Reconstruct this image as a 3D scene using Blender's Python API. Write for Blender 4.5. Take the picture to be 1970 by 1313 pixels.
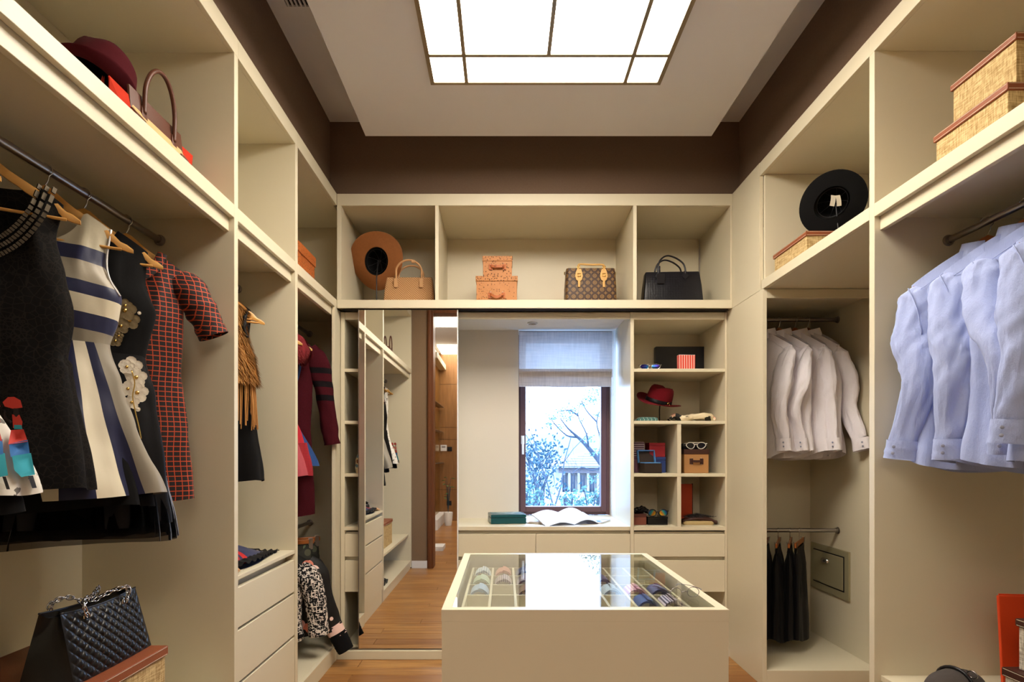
import bpy, bmesh, math, random
from mathutils import Vector, Matrix, noise
R = math.radians
random.seed(7)
C = bpy.context.scene.collection
for o in list(bpy.data.objects):
    bpy.data.objects.remove(o)
sc = bpy.context.scene

# ---------------------------------------------------------------- camera
F = 1100.0            # focal length in pixels of a 1970 px wide frame
EYE = 1.3
VX, VY = 970.0, 877.0
cam = bpy.data.cameras.new('camera')
cam.sensor_width = 36.0
cam.lens = 36.0*F/1970.0
cam.shift_x = (985.0-VX)/1970.0
cam.shift_y = (VY-656.5)/1970.0
cam.clip_start = 0.05
cam.clip_end = 2000
camo = bpy.data.objects.new('camera', cam)
C.objects.link(camo)
camo.location = (0, 0, EYE)
camo.rotation_euler = (R(90), 0, 0)
sc.camera = camo

def P(px, py, Y):
    """world point seen at a pixel of the 1970x1313 photo at depth Y"""
    return Vector(((px-VX)*Y/F, Y, EYE+(VY-py)*Y/F))
def XX(px, Y): return (px-VX)*Y/F
def ZZ(py, Y): return EYE+(VY-py)*Y/F

# ---------------------------------------------------------------- sky, exposure
w = bpy.data.worlds.new('sky'); sc.world = w; w.use_nodes = True
bg = w.node_tree.nodes['Background']
bg.inputs[0].default_value = (0.45, 0.65, 1.0, 1)
bg.inputs[1].default_value = 10.5
sc.view_settings.view_transform = 'Standard'
sc.view_settings.look = 'None'
sc.view_settings.gamma = 1
sc.view_settings.use_curve_mapping = False
sc.view_settings.exposure = 0.48
CEIL_LIGHT = 15.5       # diffuser panes over the closet
HALL_LIGHT = 8.0
LIGHT_COL = (1.0, 0.905, 0.77)
# portal: only tells the sampler where the sky enters
pl = bpy.data.lights.new('window_portal', 'AREA'); pl.shape = 'RECTANGLE'
pl.size = 0.62; pl.size_y = 1.36
pl.cycles.is_portal = True
po = bpy.data.objects.new('window_portal', pl); C.objects.link(po)
po.location = (0.46, 4.53, 1.57); po.rotation_euler = (R(-90), 0, 0)

# ---------------------------------------------------------------- materials
def lin(c):
    if isinstance(c, str):
        c = tuple(int(c[i:i+2], 16)/255 for i in (0, 2, 4))
    return tuple((x/12.92 if x <= .04045 else ((x+.055)/1.055)**2.4) for x in c[:3])
class NT:
    def __init__(s, name, col='808080', rough=.5, metal=0, spec=.35, **kw):
        s.m = bpy.data.materials.new(name); s.m.use_nodes = True
        s.t = s.m.node_tree; s.b = s.t.nodes['Principled BSDF']
        s.b.inputs['Base Color'].default_value = (*lin(col), 1)
        s.b.inputs['Roughness'].default_value = rough
        s.b.inputs['Metallic'].default_value = metal
        s.b.inputs['Specular IOR Level'].default_value = spec
        for k, v in kw.items():
            s.b.inputs[k.replace('_', ' ')].default_value = v
    def node(s, ty, ins={}, **props):
        n = s.t.nodes.new(ty)
        for k, v in props.items(): setattr(n, k, v)
        for k, v in ins.items(): s.put(n.inputs[k], v)
        return n
    def put(s, sock, v):
        if isinstance(v, bpy.types.NodeSocket): s.t.links.new(v, sock)
        else: sock.default_value = v
    def math(s, op, a, b=None, c=None):
        n = s.t.nodes.new('ShaderNodeMath'); n.operation = op
        for i, v in enumerate((a, b, c)):
            if v is not None: s.put(n.inputs[i], v)
        return n.outputs[0]
    def mix(s, f, a, b):
        n = s.t.nodes.new('ShaderNodeMix'); n.data_type = 'RGBA'
        s.put(n.inputs[0], f)
        for i, v in ((6, a), (7, b)):
            if isinstance(v, str): v = (*lin(v), 1)
            elif isinstance(v, tuple) and len(v) == 3: v = (*v, 1)
            s.put(n.inputs[i], v)
        return n.outputs[2]
    def coord(s, kind='Object'):
        return s.node('ShaderNodeTexCoord').outputs[kind]
    def xyz(s, v=None):
        n = s.node('ShaderNodeSeparateXYZ'); s.put(n.inputs[0], v or s.coord())
        return n.outputs[0], n.outputs[1], n.outputs[2]
    def noise(s, scale, detail=2, vec=None, stretch=None, rough=.5):
        v = vec or s.coord()
        if stretch:
            mp = s.node('ShaderNodeMapping'); s.put(mp.inputs[0], v); mp.inputs['Scale'].default_value = stretch; v = mp.outputs[0]
        n = s.node('ShaderNodeTexNoise'); s.put(n.inputs['Vector'], v)
        n.inputs['Scale'].default_value = scale; n.inputs['Detail'].default_value = detail; n.inputs['Roughness'].default_value = rough
        return n.outputs[0]
    def voro(s, scale, feature='F1', out='Distance', vec=None, rnd=1.0):
        n = s.node('ShaderNodeTexVoronoi', feature=feature); s.put(n.inputs['Vector'], vec or s.coord())
        n.inputs['Scale'].default_value = scale
        if 'Randomness' in n.inputs: n.inputs['Randomness'].default_value = rnd
        return n.outputs[out]
    def ramp(s, f, stops, interp='LINEAR'):
        n = s.node('ShaderNodeValToRGB'); s.put(n.inputs[0], f); r = n.color_ramp; r.interpolation = interp
        while len(r.elements) < len(stops): r.elements.new(0.5)
        for e, (p, c) in zip(r.elements, sorted(stops, key=lambda q: q[0])):
            e.position = p; e.color = (*lin(c), 1)
        return n.outputs[0]
    def color(s, v): s.put(s.b.inputs['Base Color'], v); return s
    def bump(s, h, strength=.3, dist=.002):
        n = s.node('ShaderNodeBump'); s.put(n.inputs['Height'], h)
        n.inputs['Strength'].default_value = strength; n.inputs['Distance'].default_value = dist
        s.put(s.b.inputs['Normal'], n.outputs[0]); return s

def cloth(name, col, rough=.9, scale=60, amt=.12, weave=True, sheen=.02, bump=.25):
    n = NT(name, col, rough, spec=.15, Sheen_Weight=sheen)
    k = n.noise(scale, 3)
    c = lin(col)
    n.color(n.mix(k, tuple(x*(1-amt) for x in c), tuple(min(1, x*(1+amt)) for x in c)))
    x, y, z = n.xyz()
    f = n.noise(18, 4, stretch=(1, 1, .45))
    if weave:
        f = n.math('ADD', f, n.math('MULTIPLY', n.noise(900, 1), .25))
    n.bump(f, bump, .006)
    return n.m
def leather(name, col, rough=.42, scale=260, b=.35):
    n = NT(name, col, rough)
    n.bump(n.voro(scale), b, .0008)
    c = lin(col)
    n.color(n.mix(n.noise(9, 3), tuple(x*.86 for x in c), tuple(min(1, x*1.1) for x in c)))
    return n.m
def plain(name, col, rough=.5, metal=0, **kw): return NT(name, col, rough, metal, **kw).m

MAT = {}
n = NT('cream_lacquer', 'd4cbb2', .38, spec=.4)
n.bump(n.noise(350, 1), .04, .0004); MAT['cream'] = n.m
n = NT('ceiling_paint', 'dcdbde', .9, spec=.2); n.bump(n.noise(300, 2), .05, .0005); MAT['ceil'] = n.m
n = NT('white_wall_paint', 'd9d3c9', .85, spec=.2); n.bump(n.noise(260, 2), .05, .0005); MAT['wall'] = n.m
def wallfabric(name, ca, cb, sp=.2):
    n = NT(name, ca, .9, spec=sp)
    x, y, z = n.xyz(n.coord('Object'))
    h = n.math('ADD', x, y)
    wv = n.math('ADD', n.math('SINE', n.math('MULTIPLY', h, 1500)), n.math('SINE', n.math('MULTIPLY', z, 1500)))
    no = n.noise(60, 4, stretch=(1, 1, 9)); no2 = n.noise(60, 4, stretch=(9, 9, 1))
    f = n.math('MULTIPLY', n.math('ADD', no, no2), .5)
    n.color(n.mix(f, ca, cb)); n.bump(n.math('ADD', n.math('MULTIPLY', wv, .12), f), .35, .0015)
    return n.m
MAT['brown_fabric'] = wallfabric('brown_wall_fabric', '645042', '86705f')
MAT['taupe_fabric'] = wallfabric('taupe_wall_fabric', '74604c', '93795f')
# floor planks: colour varies by plank
n = NT('floor_wood', 'a5662f', .3)
rnd = n.node('ShaderNodeObjectInfo').outputs['Random']
mp = n.node('ShaderNodeMapping'); n.put(mp.inputs[0], n.coord('Object')); mp.inputs['Scale'].default_value = (1.1, 14, 6)
cb = n.node('ShaderNodeCombineXYZ'); n.put(cb.inputs[0], n.math('MULTIPLY', rnd, 37.0)); n.put(cb.inputs[1], n.math('MULTIPLY', rnd, 91.0)); n.put(mp.inputs['Location'], cb.outputs[0])
g = n.noise(2.2, 6, vec=mp.outputs[0], rough=.62)
g2 = n.noise(14, 3, vec=mp.outputs[0])
base = n.ramp(g, [(.25, '66401f'), (.42, '9a6a38'), (.55, 'b58448'), (.75, 'cba064')])
dk = n.mix(n.math('MULTIPLY', g2, .35), base, '74502c')
n.color(n.mix(n.math('MULTIPLY', rnd, .75), dk, '80502a'))
n.bump(g2, .08, .0006); MAT['floor'] = n.m
def wood(name, a, b, rough=.4, st=(14, 14, 1), sc_=3):
    n = NT(name, a, rough)
    g = n.noise(sc_, 5, stretch=st, rough=.6)
    n.color(n.mix(g, a, b)); n.bump(g, .08, .0006); return n.m
MAT['veneer'] = wood('veneer_wood', '6c4824', 'a2764a')
MAT['trimwood'] = wood('door_trim_wood', '4f2b16', '7d4a28')
MAT['hanger'] = wood('hanger_wood', 'c08a42', 'd9a860', .35, (1.5, 9, 9), 5)
MAT['hanger_red'] = wood('hanger_red_wood', '8f4a20', 'b06a30', .35, (1.5, 9, 9), 5)
MAT['chrome'] = plain('chrome', 'c8c8cc', .12, 1)
MAT['satin'] = plain('satin_metal', '9a9490', .3, 1)
MAT['gold'] = plain('gold_metal', 'd9b566', .25, 1)
MAT['gold_lit'] = plain('gold_lit_panel', 'b08a3c', .25, .9)  # golden glow of the lit hall niche is put into this colour
MAT['mirror'] = plain('mirror_silver', 'f2f2f0', .012, 1)
MAT['white_plastic'] = plain('white_plastic', 'e4e4e4', .35)
MAT['black_plastic'] = plain('black_plastic', '16161a', .35)
MAT['winframe'] = plain('window_frame_plum', '5d4348', .4)
MAT['dark'] = plain('dark_gap', '15110f', .8)
def glassmat(name, tint, ior=1.5, rough=0.0):
    m = bpy.data.materials.new(name); m.use_nodes = True; t = m.node_tree
    t.nodes.remove(t.nodes['Principled BSDF']); out = t.nodes['Material Output']
    fr = t.nodes.new('ShaderNodeFresnel'); gm = t.nodes.new('ShaderNodeNewGeometry')
    mi = t.nodes.new('ShaderNodeMix'); mi.inputs[2].default_value = ior; mi.inputs[3].default_value = 1/ior   # a thin sheet reflects alike from both faces
    t.links.new(gm.outputs['Backfacing'], mi.inputs[0]); t.links.new(mi.outputs[0], fr.inputs[0])
    tr = t.nodes.new('ShaderNodeBsdfTransparent'); tr.inputs[0].default_value = (*tint, 1)
    gl = t.nodes.new('ShaderNodeBsdfGlossy'); gl.inputs['Roughness'].default_value = rough
    mx = t.nodes.new('ShaderNodeMixShader')
    t.links.new(fr.outputs[0], mx.inputs[0]); t.links.new(tr.outputs[0], mx.inputs[1]); t.links.new(gl.outputs[0], mx.inputs[2])
    t.links.new(mx.outputs[0], out.inputs[0]); return m
MAT['glass'] = glassmat('table_glass', (.96, .985, .97), 1.36)
MAT['winglass'] = glassmat('window_glass', (.97, .98, 1), 1.3)
def emis(name, col, s):
    m = bpy.data.materials.new(name); m.use_nodes = True
    b = m.node_tree.nodes['Principled BSDF']; b.inputs['Base Color'].default_value = (.8, .8, .8, 1)
    b.inputs['Emission Color'].default_value = (*col, 1); b.inputs['Emission Strength'].default_value = s
    return m
MAT['lightpane'] = emis('light_diffuser', LIGHT_COL, CEIL_LIGHT)
MAT['halllight'] = emis('hall_light_diffuser', LIGHT_COL, HALL_LIGHT)

# ---------------------------------------------------------------- mesh builder
def srow(rows, z):
    """smooth lookup in a list of (key, value) with falling or rising keys"""
    if rows[0][0] > rows[-1][0]: rows = rows[::-1]
    if z <= rows[0][0]: return rows[0][1]
    for (a, va), (b, vb) in zip(rows, rows[1:]):
        if z <= b:
            t = (z-a)/(b-a) if b > a else 0
            t = t*t*(3-2*t)*.6+t*.4
            return va+(vb-va)*t
    return rows[-1][1]
def catmull(pts, sub):
    pts = [Vector(p) for p in pts]
    out = []
    for i in range(len(pts)-1):
        p0 = pts[max(i-1, 0)]; p1 = pts[i]; p2 = pts[i+1]; p3 = pts[min(i+2, len(pts)-1)]
        for k in range(sub):
            t = k/sub
            out.append(.5*((2*p1)+(p2-p0)*t+(2*p0-5*p1+4*p2-p3)*t*t+(3*p1-p0-3*p2+p3)*t**3))
    out.append(pts[-1].copy()); return out
class MB:
    def __init__(s): s.v = []; s.f = []
    def add(s, vs, fs, M=None):
        b = len(s.v)
        s.v += [(M @ Vector(p)) if M else Vector(p) for p in vs]
        s.f += [tuple(i+b for i in f) for f in fs]; return s
    def box(s, x0, x1, y0, y1, z0, z1, M=None):
        vs = [(x, y, z) for z in (z0, z1) for y in (y0, y1) for x in (x0, x1)]
        return s.add(vs, [(0, 2, 3, 1), (4, 5, 7, 6), (0, 1, 5, 4), (2, 6, 7, 3), (0, 4, 6, 2), (1, 3, 7, 5)], M)
    def rings(s, rs, cap=True, closed=False, M=None):
        n_ = len(rs[0]); vs = [p for r in rs for p in r]; fs = []
        m_ = len(rs)
        for j in range(m_ if closed else m_-1):
            for i in range(n_):
                a = j*n_+i; b = j*n_+(i+1) % n_; j2 = (j+1) % m_
                fs.append((a, b, j2*n_+(i+1) % n_, j2*n_+i))
        if cap and not closed:
            fs.append(tuple(range(n_))[::-1]); fs.append(tuple((m_-1)*n_+i for i in range(n_)))
        return s.add(vs, fs, M)
    def grid(s, fn, nu, nv, M=None):
        vs = [fn(i/nu, j/nv) for j in range(nv+1) for i in range(nu+1)]
        fs = [(j*(nu+1)+i, j*(nu+1)+i+1, (j+1)*(nu+1)+i+1, (j+1)*(nu+1)+i) for j in range(nv) for i in range(nu)]
        return s.add(vs, fs, M)
    def tube(s, pts, r, n_=8, closed=False, sub=0, M=None, cap=True):
        if sub: pts = catmull(pts, sub)
        pts = [Vector(p) for p in pts]; m_ = len(pts); rs = []; up = None
        for i, p in enumerate(pts):
            a = pts[(i-1) % m_ if closed else max(i-1, 0)]; b = pts[(i+1) % m_ if closed else min(i+1, m_-1)]
            t = (b-a).normalized()
            if up is None:
                up = Vector((0, 0, 1)) if abs(t.z) < .9 else Vector((0, 1, 0))
            sd = t.cross(up).normalized(); up = sd.cross(t).normalized()
            rr = r(i/(m_-1)) if callable(r) else r
            rs.append([p+sd*rr*math.cos(2*math.pi*k/n_)+up*rr*math.sin(2*math.pi*k/n_) for k in range(n_)])
        return s.rings(rs, cap=cap, closed=closed, M=M)
    def lathe(s, prof, n_=32, M=None, cap=True, sy=1):
        return s.rings([[(r*math.cos(2*math.pi*k/n_), sy*r*math.sin(2*math.pi*k/n_), z) for k in range(n_)] for r, z in prof], cap=cap, M=M)
    def loft(s, secs, n_=6, M=None, cap=True):
        """secs: (z, hx, hy, r, ox, oy): rounded rectangles"""
        rs = []
        for q in secs:
            z, hx, hy, r = q[:4]; ox, oy = (tuple(q[4:6])+(0,))[:2] if len(q) > 4 else (0, 0); r = min(r, hx, hy); ring = []
            for cx, cy, a0 in ((1, 1, 0), (-1, 1, 90), (-1, -1, 180), (1, -1, 270)):
                for k in range(n_):
                    a = R(a0+90*k/(n_-1)); ring.append((ox+cx*(hx-r)+r*math.cos(a), oy+cy*(hy-r)+r*math.sin(a), z))
            rs.append(ring)
        return s.rings(rs, cap=cap, M=M)
    def disc(s, c, rx, ry, n_=24, M=None, t=.002):
        """flat elliptic plate in the XZ plane"""
        return s.rings([[(c[0]+rx*math.cos(2*math.pi*k/n_), c[1]+d, c[2]+ry*math.sin(2*math.pi*k/n_)) for k in range(n_)] for d in (-t/2, t/2)], M=M)
    def build(s, name, mat, parent=None, smooth=None, bevel=0, world=False, loc=None, rot=None, mod=None):
        me = bpy.data.meshes.new(name)
        off = Vector((0, 0, 0))
        if world and parent: off = parent.location
        if loc is not None and not parent: pass
        me.from_pydata([tuple(Vector(p)-off) for p in s.v], [], s.f)
        bm = bmesh.new(); bm.from_mesh(me); bmesh.ops.recalc_face_normals(bm, faces=bm.faces); bm.to_mesh(me); bm.free()
        if smooth:
            me.polygons.foreach_set('use_smooth', [True]*len(me.polygons))
            me.set_sharp_from_angle(angle=R(smooth if smooth is not True else 180))
        me.materials.append(MAT[mat] if isinstance(mat, str) else mat)
        o = bpy.data.objects.new(name, me); C.objects.link(o)
        if parent: o.parent = parent
        if loc is not None: o.location = loc
        if rot is not None: o.rotation_euler = rot
        if bevel:
            b = o.modifiers.new('bevel', 'BEVEL'); b.width = bevel; b.segments = 2; b.limit_method = 'ANGLE'
        return o
def tag(o, label=None, cat=None, group=None, kind=None):
    for k, v in (('label', label), ('category', cat), ('group', group), ('kind', kind)):
        if v: o[k] = v
    return o
def thing(name, label, cat, loc=(0, 0, 0), rz=0, group=None, rot=None):
    o = bpy.data.objects.new(name, None); C.objects.link(o); o.empty_display_size = .05
    o.location = loc; o.rotation_euler = rot or (0, 0, rz)
    return tag(o, label, cat, group)
def bx(parent, name, x0, x1, y0, y1, z0, z1, mat='cream', bevel=.0015):
    return MB().box(x0, x1, y0, y1, z0, z1).build(name, mat, parent, bevel=bevel, world=True)
def copytree(o, loc=None, rz=None, label=None, parent=None, group=None):
    c = o.copy(); C.objects.link(c)
    if parent: c.parent = parent
    if loc is not None: c.location = loc
    if rz is not None: c.rotation_euler = (0, 0, rz)
    if label: c['label'] = label
    if group: c['group'] = group
    for ch in o.children: copytree(ch, parent=c)
    return c
# ================================================================ THE SETTING
XL, XR = -1.066, 1.456           # front planes of the side wardrobes
D = 3.64                         # front plane of the overhead cabinets at the back
YL = 3.72                        # front plane of the lower back units
YW = 4.22                        # back wall plane
ZT, ZTI, ZS, ZSB = 2.968, 2.893, 2.292, 2.240   # top, inner top, high shelf top, its underside
M_Y = 3.66                       # mirror plane
REAR = 0.72
def struct(mb, name, mat, bevel=0, label=None):
    o = mb.build(name, mat, bevel=bevel); o['kind'] = 'structure'
    if label: o['label'] = label
    return o
fl = struct(MB().box(-2.2, 2.6, -4.3, 4.6, -.2, -.012), 'floor', 'dark', label='medium brown hardwood plank floor of closet and hall')
struct(MB().box(-2.2, 2.6, REAR-.15, 4.6, 3.46, 3.6), 'ceiling', 'ceil', label='upper ceiling of the cove around the dropped panel')
# dropped ceiling panel
struct(MB().box(-.825, 1.233, REAR+.3, 3.40, 3.2, 3.34), 'trim_1', 'ceil', bevel=.002, label='white dropped ceiling panel around the lit skylight panel')
# brown bulkhead walls above the wardrobes, plain wall behind them
struct(MB().box(-2.2, -1.127, REAR-.15, 4.6, 2.985, 3.46).box(-2.2, -1.69, REAR-.15, 4.6, 0, 2.985), 'wall_left', 'brown_fabric', label='dark brown fabric wall above the left wardrobes')
struct(MB().box(1.52, 2.6, REAR-.15, 4.6, 2.985, 3.46).box(2.135, 2.6, REAR-.15, 4.6, 0, 2.985), 'wall_right', 'brown_fabric', label='dark brown fabric wall above the right wardrobes')
struct(MB().box(-1.127, 1.52, 3.70, 4.6, 2.985, 3.46), 'wall_back', 'brown_fabric', label='dark brown fabric wall above the overhead cabinets')
# back wall behind cabinets with the window hole
wx0, wx1, wz0, wz1 = .107, .821, .837, 2.24
mb = MB()
mb.box(-2.0, wx0, YW, 4.62, 0, 2.985); mb.box(wx1, 2.6, YW+.0, 4.62, 0, 2.985)
mb.box(wx0, wx1, YW, 4.62, 2.24, 2.985); mb.box(wx0, wx1, YW, 4.62, 0, .811)
struct(mb, 'wall_window', 'wall', label='pale wall of the window niche')
# rear wall with the doorway the camera looks through
mb = MB()
dx0, dx1, dz = -.816, 1.2, 2.94
mb.box(-2.2, dx0-.07, REAR-.15, REAR, 0, 3.46); mb.box(dx1+.07, 2.6, REAR-.15, REAR, 0, 3.46); mb.box(dx0-.07, dx1+.07, REAR-.15, REAR, dz+.07, 3.46)
struct(mb, 'wall_rear', 'taupe_fabric', label='taupe fabric wall beside the doorway seen in the mirror')
dr = thing('door_1', 'brown wooden door casing seen in the mirror', 'door frame'); dr['kind'] = 'structure'; del dr['category']
for x0, x1 in ((dx0-.072, dx0), (dx1, dx1+.072)):
    MB().box(x0, x1, REAR-.17, REAR+.018, 0, dz+.07).build('jamb', 'trimwood', dr, bevel=.004)
    MB().box(x0+.012, x1-.03, REAR+.018, REAR+.03, 0, dz+.06).build('casing_moulding', 'trimwood', dr, bevel=.004)
MB().box(dx0, dx1, REAR-.17, REAR+.018, dz, dz+.07).build('head', 'trimwood', dr, bevel=.004)
struct(MB().box(XL-.0, dx0-.073, REAR, REAR+.014, 0, .085), 'baseboard_rear', 'white_plastic', bevel=.002)
struct(MB().box(XR-.03, XR, REAR, REAR+.014, 0, .085).box(dx1+.08, XR-.03, REAR, REAR+.014, 0, .085), 'baseboard_rear_right', 'white_plastic')

# hall beyond the doorway (seen in the mirror)
HZ = 3.34; HY = -4.08
struct(MB().box(-2.2, 2.6, HY-.2, REAR-.15, HZ, HZ+.15), 'ceiling_hall', 'ceil', label='pale ceiling of the hall seen in the mirror')
hw = struct(MB().box(-1.6, 2.6, HY-.2, HY-.012, 0, HZ), 'wall_hall_end', 'dark', label='wood panelled wall at the end of the hall')
hz = [0.0, .62, 1.62, 1.86, 2.72, HZ]
vp0 = MB().box(0, .395, -.012, 0, 0, 1)
for ci, (xa, xb) in enumerate(((-1.3, -.885), (-.88, -.06), (-.055, .76), (.765, 1.6), (1.605, 2.6))):
    for za, zb in zip(hz, hz[1:]):
        MB().box(xa, xb, HY-.012, HY, za+.003, zb-.003).build('panel', 'veneer', hw, bevel=.0015)
struct(MB().box(-1.6, -1.3, HY-.2, REAR-.15, 0, HZ), 'wall_hall_left', 'wall')
struct(MB().box(2.45, 2.6, HY-.2, REAR-.15, 0, HZ), 'wall_hall_right', 'wall')
hc = thing('display_cabinet', 'display cabinet with golden light painted into its back panel, on a white plinth in the hall, seen in the mirror', 'cabinet', (-1.28, -3.5, 0))
bx(hc, 'back_panel', -1.3, -1.285, -4.05, -2.6, .18, 3.0, 'gold_lit')
bx(hc, 'plinth', -1.3, -1.16, -4.06, -2.6, 0, .18, 'white_plastic')
for z in (1.15, 1.75, 2.25): bx(hc, 'shelf', -1.285, -1.2, -4.05, -2.6, z, z+.012, 'satin')
bx(hc, 'cornice', -1.3, -1.16, -4.06, -2.6, 3.0, 3.1, 'cream')
# planks: closet and hall, running left to right
def planks():
    meshes = {}
    def get(L, Wd):
        k = (round(L, 2), Wd)
        if k not in meshes:
            o = MB().box(0, L-.0025, 0, Wd-.0025, -.012, 0).build('plank', 'floor')
            me = o.data; bpy.data.objects.remove(o); meshes[k] = me
        return meshes[k]
    rnd = random.Random(3); y = 4.0; Wd = .122
    while y > HY:
        x = -1.25 if y > REAR else -1.3
        xe = 2.115 if y > REAR else 1.1
        if y < 0: xe = .6
        first = True
        while x < xe-.05:
            L = rnd.choice((.6, .9, 1.2, 1.2)) if not first else rnd.choice((.35, .6, .9, 1.1))
            if y < -.2: L = rnd.choice((.9, 1.2, 1.2))
            if x+L > xe-.25: L = round(xe-x, 2)
            o = bpy.data.objects.new('plank', get(L, Wd)); C.objects.link(o); o.parent = fl
            b = o.modifiers.new('bevel', 'BEVEL'); b.width = .0012; b.segments = 1
            o.location = (x, y-Wd, rnd.uniform(-.0004, 0)); x += L; first = False
        y -= Wd
planks()

# window
win = thing('window_1', 'plum framed casement window with a white handle', 'window', (.46, 4.5, .84)); win['kind'] = 'structure'; del win['category']
gx0, gx1, gz0, gz1 = .166, .752, .907, 2.2
wy = 4.455
def frame(parent, name, x0, x1, z0, z1, w_, y0, y1, mat, wt=None):
    m_ = MB(); wt = wt or w_
    m_.box(x0, x0+w_, y0, y1, z0, z1); m_.box(x1-w_, x1, y0, y1, z0, z1)
    m_.box(x0+w_, x1-w_, y0, y1, z0, z0+wt); m_.box(x0+w_, x1-w_, y0, y1, z1-wt, z1)
    return m_.build(name, mat, parent, bevel=.003, world=True)
frame(win, 'outer_frame', wx0, wx1, wz0+.002, wz1, .03, wy-.005, wy+.06, 'winframe')
frame(win, 'sash', .125, .793, .862, 2.225, .042, wy-.02, wy+.05, 'winframe')
bx(win, 'pane', .16, .76, wy+.01, wy+.022, .9, 2.19, 'winglass', 0)
h = MB(); q = P(1005.5, 850, wy-.02)
h.loft([(q.z-.02, .013, .009, .008), (q.z+.045, .013, .009, .008)], M=Matrix.Translation((q.x, q.y-.009, 0)))
h.build('handle_base', 'white_plastic', win, smooth=40, world=True)
h = MB(); h.tube([(q.x, q.y-.02, q.z+.03), (q.x, q.y-.04, q.z+.03), (q.x, q.y-.045, q.z+.01), (q.x+.001, q.y-.045, q.z-.1)], lambda t: .0095-.001*t, 10, sub=4)
h.build('handle', 'white_plastic', win, smooth=50, world=True)

# ================================================================ BUILT-IN CABINETS
def drawer(parent, x0, x1, y0, y1, z0, z1): return bx(parent, 'drawer', x0, x1, y0, y1, z0, z1, 'cream', .002)
g_l = 'built-in wardrobes along the left wall'
XLB = -1.668
# left near bay
b1 = thing('wardrobe', 'cream open wardrobe bay on the left nearest the doorway, holding the hanging dresses', 'wardrobe', (-1.36, 1.5, 0), group=g_l)
bx(b1, 'back_panel', XLB-.018, XLB, .74, 2.2745, 0.02, ZT-.02)
bx(b1, 'side_panel', XLB, XL, .74, .77, 0.02, ZTI)
bx(b1, 'divider', XLB, XL, 2.259, 2.291, 0.02, ZTI)
bx(b1, 'top_fascia', XL-.02, XL, .74, 2.291, ZTI, ZT)
bx(b1, 'top_panel', XLB, XL-.02, .74, 2.291, ZTI, ZTI+.02)
bx(b1, 'high_shelf', XLB, XL-.02, .77, 2.259, ZS-.022, ZS)
bx(b1, 'shelf_fascia', XL-.02, XL, .77, 2.259, ZSB, ZS)
bx(b1, 'light_rail', XL-.042, XL-.022, .77, 2.259, 2.187, 2.266)
bx(b1, 'ceiling_of_bay', XLB, XL-.042, .77, 2.259, 2.236, 2.25)
bx(b1, 'low_shelf', XLB, XL-.03, .77, 2.259, .378, .40)
bx(b1, 'base_shelf', XLB, XL-.005, .77, 2.259, .075, .097)
bx(b1, 'kickboard', XL-.03, XL-.01, .77, 2.259, 0, .075)
def downlight(parent, x, y, z, r=.032):
    m_ = MB(); m_.lathe([(r, 0), (r, -.007), (r*.82, -.009), (r*.78, -.002)], 24, M=Matrix.Translation((x, y, z)), cap=False)
    m_.build('downlight_ring', 'white_plastic', parent, smooth=40, world=True)
    m_ = MB().lathe([(r*.78, -.001), (r*.5, -.0015)], 20, M=Matrix.Translation((x, y, z)))
    m_.build('downlight_lens', 'satin', parent, world=True)
downlight(b1, -1.135, 2.13, 2.236, .036)
# left drawer bay
b2 = thing('wardrobe', 'cream wardrobe bay in the middle of the left side with four push drawers', 'wardrobe', (-1.36, 2.6, 0), group=g_l)
bx(b2, 'back_panel', XLB-.018, XLB, 2.2755, 2.937, 0.02, ZT-.02)
bx(b2, 'divider', XLB, XL, 2.919, 2.953, 0.02, ZTI)
bx(b2, 'top_fascia', XL-.02, XL, 2.291, 2.953, ZTI, ZT)
bx(b2, 'top_panel', XLB, XL-.02, 2.291, 2.953, ZTI, ZTI+.02)
bx(b2, 'high_shelf', XLB, XL-.02, 2.291, 2.919, ZS-.022, ZS)
bx(b2, 'shelf_fascia', XL-.02, XL, 2.291, 2.919, ZSB, ZS)
bx(b2, 'light_rail', XL-.042, XL-.022, 2.291, 2.919, 2.187, 2.266)
bx(b2, 'ceiling_of_bay', XLB, XL-.042, 2.291, 2.919, 2.236, 2.25)
bx(b2, 'counter', XLB, XL-.002, 2.2925, 2.9175, .80, .817)
bx(b2, 'carcass', XLB, XL-.05, 2.2925, 2.9175, .1, .798)
for z0, z1 in ((.606, .768), (.385, .594), (.12, .372)):
    drawer(b2, XL-.026, XL-.004, 2.2925, 2.9175, z0, z1)
bx(b2, 'kickboard', XL-.03, XL-.01, 2.2925, 2.9175, 0, .115)
downlight(b2, -1.135, 2.79, 2.236, .036)
# left corner bay
b3 = thing('wardrobe', 'cream corner wardrobe bay at the far left with red and maroon clothes', 'wardrobe', (-1.36, 3.4, 0), group=g_l)
bx(b3, 'back_panel', XLB-.018, XLB, 2.938, 4.02, 0.02, ZT-.02)
bx(b3, 'end_panel', XLB, XL-.001, 4.0, 4.02, 0.02, ZT-.02)
bx(b3, 'top_fascia', XL-.02, XL, 2.953, 3.639, ZTI, ZT)
bx(b3, 'top_panel', XLB, XL-.02, 2.953, 3.999, ZTI, ZTI+.02)
bx(b3, 'high_shelf', XLB, XL-.02, 2.953, 3.999, ZS-.022, ZS)
bx(b3, 'shelf_fascia', XL-.02, XL, 2.953, 3.639, ZSB, ZS)
bx(b3, 'light_rail', XL-.042, XL-.022, 2.953, 3.6, 2.187, 2.266)
bx(b3, 'ceiling_of_bay', XLB, XL-.042, 2.953, 3.999, 2.236, 2.25)
bx(b3, 'stile', XL-.02, XL, 3.6, 3.639, 0, ZSB)
bx(b3, 'corner_return', XL-.02, XL-.001, 3.639, 3.999, 0.0, ZSB-.001)
bx(b3, 'base_shelf', XLB, XL-.021, 2.953, 3.999, .075, .097)
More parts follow.
